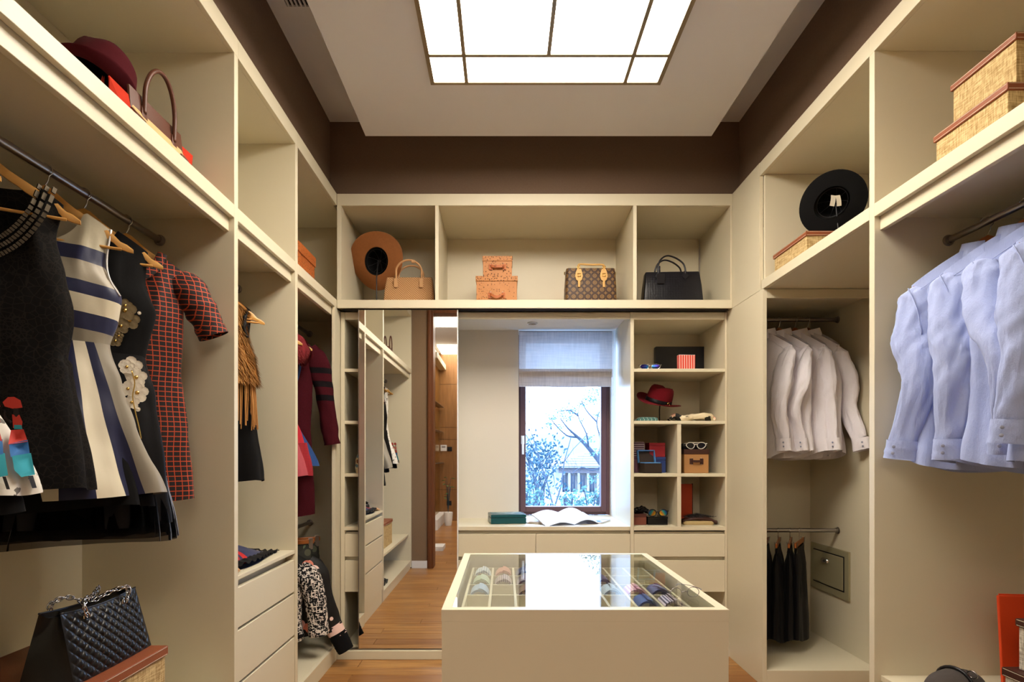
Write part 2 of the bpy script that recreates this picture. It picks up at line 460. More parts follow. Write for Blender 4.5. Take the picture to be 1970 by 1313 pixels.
bx(b3, 'kickboard', XL-.021, XL-.001, 2.953, 3.6, 0, .097)

# overhead cabinets at the back
oc = thing('overhead_cabinet', 'cream overhead cabinet with three open cubbies of hats and handbags over the window', 'cabinet', (.2, 3.9, ZSB))
x0, x1 = -1.065, 1.452
bx(oc, 'top_fascia', x0, x1, D, D+.02, ZTI, ZT)
bx(oc, 'top_panel', x0, x1, D+.02, YW-.002, ZTI, ZTI+.02)
bx(oc, 'bottom_fascia', x0, x1, D, D+.02, ZSB, ZS)
bx(oc, 'bottom_panel', x0, x1, D+.02, YW-.002, ZSB+.012, ZS)
bx(oc, 'back_panel', x0+.03, x1-.02, YW-.014, YW-.002, ZS, ZTI)
for a, b in ((x0, -1.037), (-.440, -.417), (.821, .844), (1.4395, x1)):
    bx(oc, 'divider', a, b, D, YW-.014, ZS, ZTI)
# sliding track under it
bx(oc, 'sliding_track', -1.04, 1.437, D+.025, D+.075, ZSB-.004, ZSB+.012, 'dark', 0)

# lower back units
def lower_shelf_unit(x0, x1, label, split, ls, rs, grp):
    """x0..x1 are inner faces"""
    t = thing('shelf_unit', label, 'shelf unit', ((x0+x1)/2, 3.95, 0), group=grp)
    bx(t, 'side_panel', x0-ls, x0, YL, YW-.002, 0.0, ZSB-.006)
    bx(t, 'side_panel', x1, x1+rs, YL, YW-.002, 0.0, ZSB-.006)
    bx(t, 'back_panel', x0, x1, YW-.014, YW-.002, .03, ZSB-.006)
    bx(t, 'top_rail', x0, x1, YL+.005, YL+.025, 2.186, ZSB-.006)
    bx(t, 'top_panel', x0, x1, YL+.025, YW-.014, 2.19, 2.21)
    zs = [1.866, 1.5265, 1.183]
    for z in zs: bx(t, 'shelf', x0, x1, YL, YW-.014, z-.021, z)
    if split:
        bx(t, 'partition', split[0], split[1], YL+.001, YW-.014, 1.183, 1.5055)
        bx(t, 'partition', split[0], split[1], YL+.001, YW-.014, .837, 1.162)
    bx(t, 'bottom_shelf', x0, x1, YL, YW-.014, .812, .837)
    bx(t, 'carcass', x0, x1, YL+.03, YW-.014, .41, .80)
    drawer(t, x0+.001, x1-.001, YL, YL+.022, .641, .789)
    drawer(t, x0+.001, x1-.001, YL, YL+.022, .412, .617)
    bx(t, 'base_board', x0, x1, YL, YW-.014, .05, .07)
    bx(t, 'kickboard', x0, x1, YL+.01, YL+.03, 0, .05)
    return t
g_s = 'open shelf units either side of the window'
lower_shelf_unit(-1.038, -.43, 'cream shelf unit left of the window, mostly hidden behind the sliding mirror', None, .026, .018, g_s)
su = lower_shelf_unit(.844, 1.437, 'cream shelf unit right of the window with the red hat, boxes and sunglasses', (1.126, 1.152), .023, .014, g_s)
# window seat / console with drawers
ws = thing('console_cabinet', 'long cream drawer cabinet under the window with a deep white ledge', 'cabinet', (.2, 3.95, 0))
bx(ws, 'ledge', -.411, .820, YL, YW, .811, .837)
bx(ws, 'window_sill', wx0+.001, wx1-.001, YW, 4.449, .8115, .837)
bx(ws, 'carcass', -.411, .820, YL+.03, YW-.002, .06, .805)
for a, b in ((-.411, .2045), (.2065, .820)):
    drawer(ws, a, b, YL, YL+.022, .641, .789)
    drawer(ws, a, b, YL, YL+.022, .412, .617)
    drawer(ws, a, b, YL, YL+.022, .1, .388)
bx(ws, 'kickboard', -.411, .820, YL+.01, YL+.03, 0, .085)
# niche head above the window and its downlight
nh = thing('niche_head', 'cream lowered head over the window niche with a round downlight', 'cabinet', (.2, 3.95, 2.19))
bx(nh, 'top_rail', -.411, .820, YL+.005, YL+.025, 2.19, ZSB-.006)
bx(nh, 'soffit', -.411, .820, YL+.025, YW-.001, 2.226, 2.236, 'wall', 0)
downlight(nh, .196, 3.99, 2.226, .036)
# plinth and mirror door
struct(MB().box(XL+.001, .82, D, YL-.001, 0, .055), 'trim_2', 'cream', bevel=.002, label='cream plinth below the sliding mirror')
struct(MB().box(.822, XR-.002, YL-.02, YL-.001, 0, .055), 'baseboard_back', 'white_plastic', bevel=.002)
mr = thing('sliding_mirror', 'tall frameless sliding mirror door reflecting the wardrobes, doorway and hall', 'mirror', (-.61, M_Y, .06))
mx0, mx1 = XX(690, M_Y), XX(880, M_Y)
MB().box(mx0, mx1, M_Y+.004, M_Y+.028, .062, ZSB-.006).build('door_panel', 'cream', mr, world=True, bevel=.001)
MB().box(mx0+.002, mx1-.002, M_Y, M_Y+.0039, .064, ZSB-.008).build('mirror_glass', 'mirror', mr, world=True)
MB().box(mx1-.002, mx1+.004, M_Y-.001, M_Y+.028, .062, ZSB-.006).build('edge_trim', 'white_plastic', mr, world=True)
MB().box(mx0-.003, mx0+.002, M_Y-.001, M_Y+.028, .062, ZSB-.006).build('edge_trim', 'satin', mr, world=True)
MB().box(-1.03, -.28, M_Y-.004, M_Y+.03, .0555, .061).build('floor_track', 'satin', mr, world=True)

# right side
g_r = 'built-in wardrobes along the right wall'
XRB = 2.04
r1 = thing('wardrobe', 'cream open wardrobe bay on the right nearest the doorway, holding the blue shirts', 'wardrobe', (1.75, 1.5, 0), group=g_r)
bx(r1, 'back_panel', XRB, XRB+.018, .74, 2.249, .02, ZTI)
bx(r1, 'side_panel', XR, XRB, .74, .77, .02, ZTI)
bx(r1, 'divider', XR, 2.114, 2.249, 2.281, .02, ZTI)
bx(r1, 'top_fascia', XR, XR+.02, .74, 2.281, ZTI, ZT)
bx(r1, 'top_panel', XR+.02, 2.114, .74, 2.281, ZTI, ZTI+.02)
bx(r1, 'high_shelf', XR+.02, XRB, .77, 2.249, ZS-.022, ZS)
bx(r1, 'shelf_fascia', XR, XR+.02, .77, 2.249, ZSB, ZS)
bx(r1, 'light_rail', XR+.022, XR+.042, .77, 2.249, 2.187, 2.266)
bx(r1, 'ceiling_of_bay', XR+.042, XRB, .77, 2.249, 2.236, 2.25)
bx(r1, 'low_shelf', XR+.025, XRB, .77, 2.249, .413, .435)
bx(r1, 'base_shelf', XR+.005, XRB, .77, 2.249, .075, .097)
bx(r1, 'kickboard', XR+.01, XR+.03, .77, 2.249, 0, .075)
r2 = thing('wall_cupboard', 'cream open cubby bridging the gap on the right, holding the black hat', 'cabinet', (1.75, 2.75, ZSB), group=g_r)
bx(r2, 'top_fascia', XR, XR+.02, 2.281, 3.2545, ZTI, ZT)
bx(r2, 'top_panel', XR+.02, 2.114, 2.281, 3.2345, ZTI, ZTI+.02)
bx(r2, 'high_shelf', XR+.02, 2.114, 2.281, 3.2345, ZSB, ZS)
bx(r2, 'shelf_fascia', XR, XR+.02, 2.281, 3.2345, ZSB, ZS)
bx(r2, 'back_panel', 2.06, 2.078, 2.281, 3.2345, ZS, ZTI)
bx(r2, 'end_panel', XR+.02, 2.06, 3.2345, 3.2545, ZS, ZTI)
r3 = thing('wardrobe', 'cream corner wardrobe niche on the right with white shirts above black trousers', 'wardrobe', (1.78, 3.6, 0), group=g_r)
bx(r3, 'end_filler', XR-.003, XR+.021, 3.215, 3.965, 0, 2.2385)
bx(r3, 'upper_filler', XR-.003, XR+.0195, 3.2555, 3.965, 2.2395, ZT)
bx(r3, 'back_panel', XR+.021, 2.115, 3.95, 3.968, .02, 2.24)
bx(r3, 'side_panel', 2.115, 2.134, 2.282, 3.968, 0, 2.238)
bx(r3, 'head_rail', XR+.021, 2.115, 3.215, 3.235, 2.186, 2.238)
bx(r3, 'ceiling_of_niche', XR+.021, 2.115, 3.235, 3.95, 2.225, 2.239)
bx(r3, 'base_shelf', XR+.021, 2.115, 3.215, 3.95, .0, .09)
# safe door in the side panel
sf = thing('wall_safe', 'olive grey metal safe door set in the wardrobe side beside the black trousers', 'safe', (2.11, 3.7, .41))
MAT['safe'] = plain('safe_paint', 'a39c7c', .45, .25)
bx(sf, 'frame', 2.103, 2.1145, 3.49, 3.925, .405, .71, 'safe', .003)
bx(sf, 'groove', 2.1005, 2.1035, 3.535, 3.885, .452, .672, 'dark', .0)
bx(sf, 'door', 2.095, 2.102, 3.542, 3.878, .459, .665, 'safe', .003)
m_ = MB(); m_.rings([[(2.096-d_, 3.73+s_*(math.copysign(.022, math.cos(a))+.016*math.cos(a)), .615+s_*.016*math.sin(a)) for a in [2*math.pi*(k+.5)/20 for k in range(20)]] for d_, s_ in ((0, 1), (.010, .92), (.014, .8))])
m_.build('lock_plate', 'chrome', sf, smooth=40, world=True)
m_ = MB(); m_.lathe([(.008, 0), (.008, .006), (.004, .0062)], 16, M=Matrix.Translation((2.083, 3.722, .615)) @ Matrix.Rotation(R(-90), 4, 'Y'))
m_.build('keyhole', 'black_plastic', sf, smooth=40, world=True)

# ================================================================ CEILING FITTINGS
lt = thing('ceiling_light', 'large flush ceiling light of glowing white panes in a thin bronze grid', 'ceiling light', (.21, 2.2, 3.2))
MAT['bronze'] = plain('bronze_strip', '8a7a5e', .4, .4)
xs = [-.372, -.19, .609, .791]; ys = [1.52, 1.73, 2.69, 2.90]; bw = .018
bx(lt, 'housing', xs[0]+.001, xs[-1]-.001, ys[0]+.001, ys[-1]-.001, 3.192, 3.1995, 'white_plastic', 0)
m_ = MB(); Z0, Z1 = 3.180, 3.1915
for i, x in enumerate(xs):
    e = bw if 0 < i < 3 else bw*1.1
    xa, xb = (x-e/2, x+e/2) if 0 < i < 3 else ((x, x+e) if i == 0 else (x-e, x))
    m_.box(xa, xb, ys[0], ys[-1], Z0, Z1)
for i, y in enumerate(ys):
    ya, yb = (y-bw/2, y+bw/2) if 0 < i < 3 else ((y, y+bw) if i == 0 else (y-bw, y))
    m_.box(xs[0]+.018, xs[-1]-.018, ya, yb, Z0+.0005, Z1)
m_.box(.200, .218, ys[1], ys[2], Z0+.001, Z1)
m_.build('grid_frame', 'bronze', lt, world=True)
for i in range(3):
    for j in range(3):
        segs = [(xs[i], xs[i+1])]
        if i == 1 and j == 1: segs = [(xs[1], .209), (.209, xs[2])]
        for a, b in segs:
            bx(lt, 'light_pane', a+.003, b-.003, ys[j]+.003, ys[j+1]-.003, 3.185, 3.1918, 'lightpane', 0)
vt = thing('air_vent', 'slatted air vent grille in the left ceiling cove', 'vent', (-1.0, 2.5, 3.46))
bx(vt, 'backing', -1.045, -.9, 2.0, 2.74, 3.4575, 3.4595, 'dark', 0)
frame_m = MB().box(-1.06, -1.04, 1.98, 2.77, 3.449, 3.4595).box(-.9, -.88, 1.98, 2.77, 3.449, 3.4595).box(-1.04, -.9, 1.98, 2.01, 3.449, 3.4595).box(-1.04, -.9, 2.735, 2.77, 3.449, 3.4595)
frame_m.build('frame', 'ceil', vt, world=True)
for k in range(7):
    bx(vt, 'slat', -1.034+k*.02, -1.026+k*.02, 2.01, 2.735, 3.4495, 3.4573, 'ceil', 0)
# hall light panels
for k, (ya, yb, lb) in enumerate(((-1.66, -1.0, 'glowing ceiling light panel nearer the doorway, seen in the mirror'), (-4.06, -3.2, 'glowing ceiling light panel by the wood panelled wall, seen in the mirror'))):
    t = thing('ceiling_lamp', lb, 'ceiling light', (0, (ya+yb)/2, HZ), group='hall ceiling lights')
    bx(t, 'diffuser', -1.12 if k == 0 else -1.24, .9, ya, yb, HZ-.02, HZ-.001, 'halllight', 0)
    bx(t, 'edge_strip', -1.14 if k == 0 else -1.26, -1.12 if k == 0 else -1.24, ya, yb, HZ-.024, HZ-.001, 'bronze', 0)
    bx(t, 'edge_strip', .9, .92, ya, yb, HZ-.024, HZ-.001, 'bronze', 0)
# ================================================================ OUTSIDE THE WINDOW
MAT['hillmat'] = plain('haze_tinted_hill', '707f98', 1, spec=.0)  # distance haze is mixed into the hill's own colour
n = NT('garden_ground', '7f93a0', 1, spec=0); n.color(n.mix(n.noise(.6, 5), '4c6268', '7f90a4')); MAT['ground'] = n.m  # blue haze over the ground is painted in by these tones
MAT['stucco'] = plain('house_stucco', '94908c', .9)
MAT['rooftile'] = plain('roof_tile', '6a6466', .8)
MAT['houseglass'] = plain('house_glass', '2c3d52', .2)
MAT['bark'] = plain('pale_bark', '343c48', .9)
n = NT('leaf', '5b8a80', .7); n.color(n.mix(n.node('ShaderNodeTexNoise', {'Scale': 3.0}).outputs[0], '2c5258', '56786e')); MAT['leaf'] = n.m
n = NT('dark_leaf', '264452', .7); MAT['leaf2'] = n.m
GZ = -2.6
gd = MB().grid(lambda u, v: (-60+160*u, 5.2+130*v, GZ-3.5*(1-min(1, v*4))*0+1.2*noise.noise(Vector((u*9, v*9, 3)))), 30, 30).build('garden_ground', 'ground', smooth=True); gd['kind'] = 'structure'; gd['label'] = 'haze-tinted garden ground outside the window'
def hill(u, v):
    x = -90+260*u; y = 120+80*v
    crest = 5.2+3.0*(x/60)+2.2*noise.noise(Vector((x*.035, 1.7, 0)))+.7*noise.noise(Vector((x*.2, 4, 0)))+.35*noise.noise(Vector((x*.7, 8, 0)))
    return (x, y, GZ+(crest-GZ+1.3)*math.sin(min(1, v*1.6)*math.pi/2))
hl = MB().grid(hill, 160, 16).build('hills', 'hillmat', smooth=True); hl['kind'] = 'structure'; hl['label'] = 'haze-tinted blue wooded hill on the skyline'
# house
HY0 = 40.0
hs = thing('house', 'pale house with a low hipped tile roof and white columns beyond the trees', 'house', (5, 44, GZ))
ez = ZZ(897, HY0)
hx0 = XX(1078, HY0)
bx(hs, 'wall', hx0+.35, 14, HY0+.4, 48, GZ-.3, ez-.35, 'stucco', 0)
bx(hs, 'eave', XX(1058, HY0), 16, HY0-.6, 49, ez-.12, ez, 'stucco', 0)
bx(hs, 'beam', hx0-.1, 15, HY0-.05, HY0+.35, ez-.5, ez-.13, 'rooftile', 0)
rx0 = XX(1056, HY0)-.1
rs_ = MB().add([(rx0, HY0-.7, ez), (16, HY0-.7, ez), (16, 49, ez), (rx0, 49, ez), (rx0+5.2, 44.5, ez+1.55), (13, 44.5, ez+1.55)], [(0, 1, 5, 4), (1, 2, 5), (2, 3, 4, 5), (3, 0, 4), (0, 3, 2, 1)])
rs_.build('roof', 'rooftile', hs, world=True)
m_ = MB()
for k in range(1, 9):
    t = k/9
    a = Vector((rx0, HY0-.7, ez)).lerp(Vector((rx0+5.2, 44.5, ez+1.55)), t); b = Vector((16, HY0-.7, ez)).lerp(Vector((13, 44.5, ez+1.55)), t)
    m_.box(a.x, b.x, a.y-.05, a.y+.1, a.z, a.z+.06)
m_.build('tile_courses', 'stucco', hs, world=True)['kind'] = 'stuff'
for px in (1077, 1093, 1111, 1129, 1148, 1168):
    bx(hs, 'column', XX(px, HY0), XX(px+4.5, HY0), HY0-.05, HY0+.3, GZ-.2, ez-.5, 'stucco', 0)
for px in (1083, 1099, 1118, 1136, 1154):
    bx(hs, 'window', XX(px, HY0), XX(px+8.5, HY0), HY0+.36, HY0+.42, ez-2.3, ez-.65, 'houseglass', 0)
    bx(hs, 'window_bar', XX(px+4, HY0), XX(px+4.8, HY0), HY0+.34, HY0+.43, ez-2.3, ez-.65, 'stucco', 0)
m_ = MB()
bx(hs, 'terrace_wall', XX(1040, 38), 12, 38, 38.3, GZ-.2, ZZ(948, 38), 'stucco', 0)
def tree(label, base, top, spread, seed, leafy=0, leafmat='leaf', lean=(0, 0), levels=4, r0=.07, dens=18, lsz=.09):
    rn = random.Random(seed); t = thing('tree', label, 'tree', base)
    tips = []; mb_ = MB()
    def grow(p, d, L, r, lv):
        pts = [p.copy()]
        for k in range(3):
            d = (d+Vector((rn.uniform(-.2, .2), rn.uniform(-.2, .2), rn.uniform(-.05, .15)))).normalized()
            p = p+d*L/3; pts.append(p.copy())
        mb_.tube(pts, lambda q: r*(1-.45*q), 5, cap=False)
        if lv == 0: tips.append(p); return
        for k in range(rn.choice((2, 3, 3))):
            a = rn.uniform(0, 6.28); nd = (d+Vector((math.cos(a), math.sin(a)*.6, rn.uniform(-.1, .4)))*spread).normalized()
            grow(pts[rn.choice((2, 3))], nd, L*rn.uniform(.62, .82), r*.55, lv-1)
        if lv <= 2: tips.append(p)
    grow(Vector((0, 0, 0)), Vector((lean[0], lean[1], 1)).normalized(), top, r0, levels)
    mb_.build('branches', 'bark', t, smooth=60)
    if leafy:
        lm = MB()
        for p in tips:
            for k in range(dens):
                c = p+Vector((rn.gauss(0, leafy), rn.gauss(0, leafy), rn.gauss(0, leafy*.6)))
                a = Vector((rn.uniform(-1, 1), rn.uniform(-1, 1), rn.uniform(-1, 1))).normalized()*lsz
                b = a.cross(Vector((rn.uniform(-1, 1), rn.uniform(-1, 1), rn.uniform(-1, 1)))).normalized()*lsz*.5
                lm.add([c-a, c-b, c+a, c+b], [(0, 1, 2, 3)])
        f_ = lm.build('foliage', leafmat, t); f_['kind'] = 'stuff'
    return t
tree('bare spindly tree rising at the left of the window view', (XX(1052, 14), 14, GZ), 2.6, .5, 5, levels=5, r0=.035)
tree('thin bare tree in front of the porch, in the middle of the window view', (XX(1083, 16), 16, GZ), 2.0, .6, 11, levels=4, r0=.03)
# leafy tree leaning in from the right: trunk, limbs and leaf clusters
TY = 10.0
tl = thing('tree', 'leafy tree leaning in from the right of the window view', 'tree', (XX(1215, TY), TY, GZ))
def tp(*l): return [P(a, b, TY+(a % 7-3)*.05)-Vector((XX(1215, TY), TY, GZ)) for a, b in l]
mb_ = MB()
mb_.tube([Vector((0, 0, 0))]+tp((1200, 960), (1160, 898), (1132, 862), (1112, 842), (1094, 826), (1078, 806)), lambda t: .055*(1-t)+.008, 8, sub=4)
for br in (((1150, 888), (1156, 850), (1148, 812), (1160, 770), (1150, 742)), ((1132, 862), (1128, 835), (1112, 800), (1118, 775)), ((1112, 842), (1090, 838), (1066, 815), (1058, 800)),
           ((1148, 812), (1128, 790), (1116, 765)), ((1160, 898), (1140, 905), (1118, 900), (1100, 912)), ((1156, 850), (1168, 835), (1172, 800)), ((1112, 800), (1095, 790), (1075, 792)), ((1160, 770), (1172, 750), (1178, 720))):
    mb_.tube(tp(*br), lambda t: .016*(1-t)+.004, 6, sub=4)
mb_.build('branches', 'bark', tl, smooth=60)
rn = random.Random(8); lm = MB()
for (px, py, r_, k_) in ((1150, 755, 14, 70), (1138, 768, 12, 60), (1160, 740, 12, 60), (1120, 778, 10, 45), (1100, 790, 11, 55), (1080, 796, 11, 55), (1064, 806, 9, 45), (1056, 818, 6, 25), (1092, 806, 8, 30), (1076, 820, 6, 20),
                       (1165, 775, 10, 40), (1150, 800, 7, 20), (1130, 845, 8, 22), (1145, 870, 9, 26), (1160, 905, 10, 34), (1140, 922, 8, 24), (1118, 810, 6, 16), (1172, 860, 9, 30)):
    for _ in range(k_):
        c = tp((px+rn.gauss(0, r_*.7), py+rn.gauss(0, r_*.5)))[0]+Vector((0, rn.uniform(-.15, .15), 0))
        a = Vector((rn.uniform(-1, 1), rn.uniform(-1, 1), rn.uniform(-.5, .5))).normalized()*.024
        b = a.cross(Vector((rn.uniform(-.4, .4), 1, rn.uniform(-.4, .4)))).normalized()*.012
        lm.add([c-a, c-b, c+a, c+b], [(0, 1, 2, 3)])
lm.build('foliage', 'leaf', tl)['kind'] = 'stuff'
rn = random.Random(4)
for k, (px, py, Y, s_, lb) in enumerate(((1035, 925, 18, .8, 'dark blue green bush left of the house'), (1100, 968, 11, .3, 'pale leafy bush low in the middle of the window view'), (1140, 958, 12, .34, 'pale leafy bush low at the right of the window view'), (1022, 962, 13, .4, 'pale leafy bush low at the left of the window view'), (1036, 882, 30, 1.3, 'dark blue green tree crown left of the eaves'))):
    c0 = P(px, py, Y); t = thing('bush', lb, 'bush', (c0.x, Y, GZ))
    lm = MB(); st = MB()
    hgt = c0.z-GZ
    for j in range(7):
        a = rn.uniform(0, 6.28)
        st.tube([(0, 0, 0), (rn.uniform(-.3, .3)*s_, rn.uniform(-.3, .3)*s_, hgt*.6), (math.cos(a)*s_*.5, math.sin(a)*s_*.5, hgt+rn.uniform(-.1, .4)*s_)], .012*s_+.008, 4, sub=3)
    for j in range(420 if s_ > .9 else 150):
        d = Vector((rn.gauss(0, .5), rn.gauss(0, .5), rn.gauss(0, .42)))*s_
        c = Vector((0, 0, hgt))+d; L_ = .075*s_+.02
        a = Vector((rn.uniform(-1, 1), rn.uniform(-1, 1), rn.uniform(-1, 1))).normalized()*L_
        b = a.cross(Vector((rn.uniform(-1, 1), 1, rn.uniform(-1, 1)))).normalized()*L_*.5
        lm.add([c-a, c-b, c+a, c+b], [(0, 1, 2, 3)])
    st.build('stems', 'bark', t)
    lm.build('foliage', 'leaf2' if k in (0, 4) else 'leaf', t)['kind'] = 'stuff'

# ================================================================ ISLAND
IX0, IX1, IY0, IY1, IZ = -.163, .583, 1.481, 2.34, .9
isl = thing('display_table', 'cream glass-topped accessory island in the middle of the closet', 'table', ((IX0+IX1)/2, 1.9, 0))
t_ = .026
bx(isl, 'front_panel', IX0+.001, IX1-.001, IY0+.001, IY0+.02, .0, IZ-.03, 'cream', .001)
bx(isl, 'end_panel', IX0+.001, IX1-.001, IY1-.02, IY1-.001, .0, IZ-.03, 'cream', .001)
bx(isl, 'side_panel', IX0+.001, IX0+.02, IY0+.02, IY1-.02, .0, IZ-.03)
bx(isl, 'side_panel', IX1-.02, IX1-.001, IY0+.02, IY1-.02, .0, IZ-.03)
m_ = MB(); m_.box(IX0, IX0+t_, IY0, IY1, IZ-.03, IZ); m_.box(IX1-t_, IX1, IY0, IY1, IZ-.03, IZ)
m_.box(IX0+t_, IX1-t_, IY0, IY0+t_, IZ-.03, IZ); m_.box(IX0+t_, IX1-t_, IY1-t_, IY1, IZ-.03, IZ)
m_.build('top_frame', 'cream', isl, world=True)
gx_0, gx_1, gy_0, gy_1 = IX0+t_, IX1-t_, IY0+t_, IY1-t_
bx(isl, 'glass_top', gx_0+.0005, gx_1-.0005, gy_0+.0005, gy_1-.0005, IZ-.008, IZ-.0005, 'glass', 0)
MAT['glassedge'] = plain('glass_edge', '2f3f3c', .2)
TZ = .792
bx(isl, 'tray_bottom', gx_0, gx_1, gy_0, gy_1, TZ-.012, TZ, 'cream', 0)
cols = [-.124, -.0445, .0355, .1165, .1965, .236, .316, .397, .476, .556-.002]
rows_ = [2.300, 2.148, 2.0, 1.852, 1.706, 1.56]
for i, x in enumerate(cols):
    bx(isl, 'divider', x-.004, x+.004, rows_[-1]-.004, rows_[0]+.004, TZ, .848, 'cream', 0)
for y in rows_:
    for a, b in zip(cols, cols[1:]):
        if b-a > .05: bx(isl, 'divider', a+.004, b-.004, y-.004, y+.004, TZ, .848, 'cream', 0)
def stripes(name, cols_, scale, diag=0, rough=.5, axis='y'):
    n = NT(name, cols_[0], rough, Sheen_Weight=.3)
    x, y, z = n.xyz()
    v = {'x': x, 'y': y, 'z': z}[axis]
    o_ = {'x': y, 'y': x, 'z': x}[axis]
    f = n.math('FRACT', n.math('ADD', n.math('MULTIPLY', v, scale), n.math('MULTIPLY', o_, scale*diag)))
    k = len(cols_); st = [(i/k, c) for i, c in enumerate(cols_)]
    n.color(n.ramp(f, st, 'CONSTANT')); n.bump(n.noise(700, 1), .2, .0006)
    return n.m
def rolled_tie(col, row, mat, label, r=.0345, dx=0):
    x = (cols[col]+cols[col+1])/2+dx; y = (rows_[row]+rows_[row+1])/2
    t = thing('rolled_tie', label, 'tie', (x, y, TZ+.001), group='rolled ties in the glass topped island')
    # a spiral strip of cloth standing on its long edges
    L = .085; pts = []
    for k in range(64):
        a = k/63*4.2*math.pi; rr = r-.0022*k/63*4.2-.0005
        pts.append((rr*math.sin(a), rr*math.cos(a)))
    m_ = MB(); n_ = len(pts)
    for s_, off in ((0, 0), (1, -.0018)):
        for y_ in (-L/2, L/2):
            for px_, pz_ in pts:
                q = math.hypot(px_, pz_); f_ = (q+off)/q
                m_.v.append(Vector((px_*f_, y_, pz_*f_+r+.0005)))
    for k in range(n_-1):
        m_.f.append((k, k+1, n_+k+1, n_+k)); m_.f.append((2*n_+k, 3*n_+k, 3*n_+k+1, 2*n_+k+1))
        m_.f.append((k, 2*n_+k, 2*n_+k+1, k+1)); m_.f.append((n_+k, n_+k+1, 3*n_+k+1, 3*n_+k))
    m_.build('roll', mat, t, smooth=40)
    m_ = MB().box(-.004, .03, -.03, .03, .0005, .004).build('tail', mat, t)
T = lambda nm, cs, sc_=90, d=.5, ax='y': stripes(nm, cs, sc_, d, axis=ax)
rolled_tie(0, 0, T('tie_white_blue', ['dfe5ea', '93a9c4'], 110, 0, 'x'), 'white and pale blue striped tie in the back left compartment')
rolled_tie(1, 0, T('tie_coral', ['d88c70', 'b8604c', 'e2b090'], 60, .6), 'coral tie in the back row beside the pale blue one')
rolled_tie(2, 0, T('tie_navy_blue', ['20386b', '2c4a88'], 50, .5), 'dark blue tie in the back row, third from the left')
rolled_tie(0, 1, T('tie_green', ['b9cbae', 'a2b898'], 70, 0), 'pale green tie in the second row from the back')
rolled_tie(1, 1, T('tie_plum_stripe', ['6a4654', 'c9b7b4'], 130, 0, 'x'), 'plum and white pinstriped tie in the second row')
rolled_tie(2, 1, T('tie_navy_red', ['1b2348', 'b9b4c0', '8a2c3c', '1b2348'], 60, .8), 'navy tie with red and white stripes in the second row')
rolled_tie(0, 2, T('tie_sky', ['9fb6cf', '8aa5c4'], 60, 0), 'light blue tie in the third row at the left')
rolled_tie(2, 2, T('tie_navy_gold', ['1a1f3c', 'c9a34c', '1a1f3c', '7a2c38'], 50, .8), 'navy tie with gold stripes in the third row')
rolled_tie(6, 1, T('tie_violet', ['4a3f78', '3a3164'], 60, .5), 'violet tie just right of the window reflection', dx=-.005)
rolled_tie(6, 2, T('tie_pale_blue', ['c3d3e2', 'a8bdd4'], 60, .5), 'pale blue tie near the window reflection in the third row')
rolled_tie(7, 2, T('tie_pink', ['c06a9c', 'e0b8cc'], 110, 0, 'x'), 'pink striped tie in the third row at the right')
rolled_tie(8, 2, T('tie_indigo', ['30306c', '44447f'], 60, .4), 'indigo tie in the third row at the far right')
rolled_tie(7, 3, T('tie_royal', ['2a4a9c', '35579f'], 60, .4), 'royal blue tie in the front row at the right')
rolled_tie(8, 3, T('tie_purple_stripe', ['3c2c58', 'd9c8dc'], 130, 0, 'x'), 'purple and white pinstriped tie in the front right compartment')
rolled_tie(3, 1, T('tie_grey', ['8a8d96', 'a8abb2'], 70, .4), 'grey tie under the window reflection in the second row')
rolled_tie(5, 2, T('tie_wine', ['6b2438', '8a3a4a'], 70, .4), 'wine red tie under the window reflection in the third row')
# belt coil, necklace and spectacles in the trays
t = thing('belt', 'coiled dark belt in the front row, second compartment', 'belt', ((cols[1]+cols[2])/2, 1.78, TZ))
m_ = MB(); pts = [(.028*(1-.04*k/8)*math.cos(k/8*2*math.pi), .028*(1-.04*k/8)*math.sin(k/8*2*math.pi)) for k in range(33)]
rs_ = []
for x, y in pts:
    q = math.hypot(x, y); rs_.append([(x, y, .0005), (x, y, .03), (x*(1-.0015/q), y*(1-.0015/q), .03), (x*(1-.0015/q), y*(1-.0015/q), .0005)])
m_.rings(rs_).build('strap', 'black_plastic', t, smooth=40)
MB().box(-.012, .012, -.033, -.029, .002, .028).build('buckle', 'chrome', t, bevel=.001)
for i, (c_, r_, lb) in enumerate(((1, 2, 'dark beaded bracelet in the third row, second compartment'), (0, 3, 'pale beaded bracelet in the front left compartment'))):
    t = thing('bracelet', lb, 'bracelet', ((cols[c_]+cols[c_+1])/2, (rows_[r_]+rows_[r_+1])/2, TZ))
    m_ = MB()
    for k in range(16):
        a = k/16*2*math.pi
        m_.lathe([(.0005, -.004), (.0035, -.002), (.0035, .002), (.0005, .004)], 6, M=Matrix.Translation((.026*math.cos(a), .026*math.sin(a), .0045)))
    b_ = m_.build('beads', 'black_plastic' if i == 0 else 'white_plastic', t, smooth=40); b_['kind'] = 'stuff'

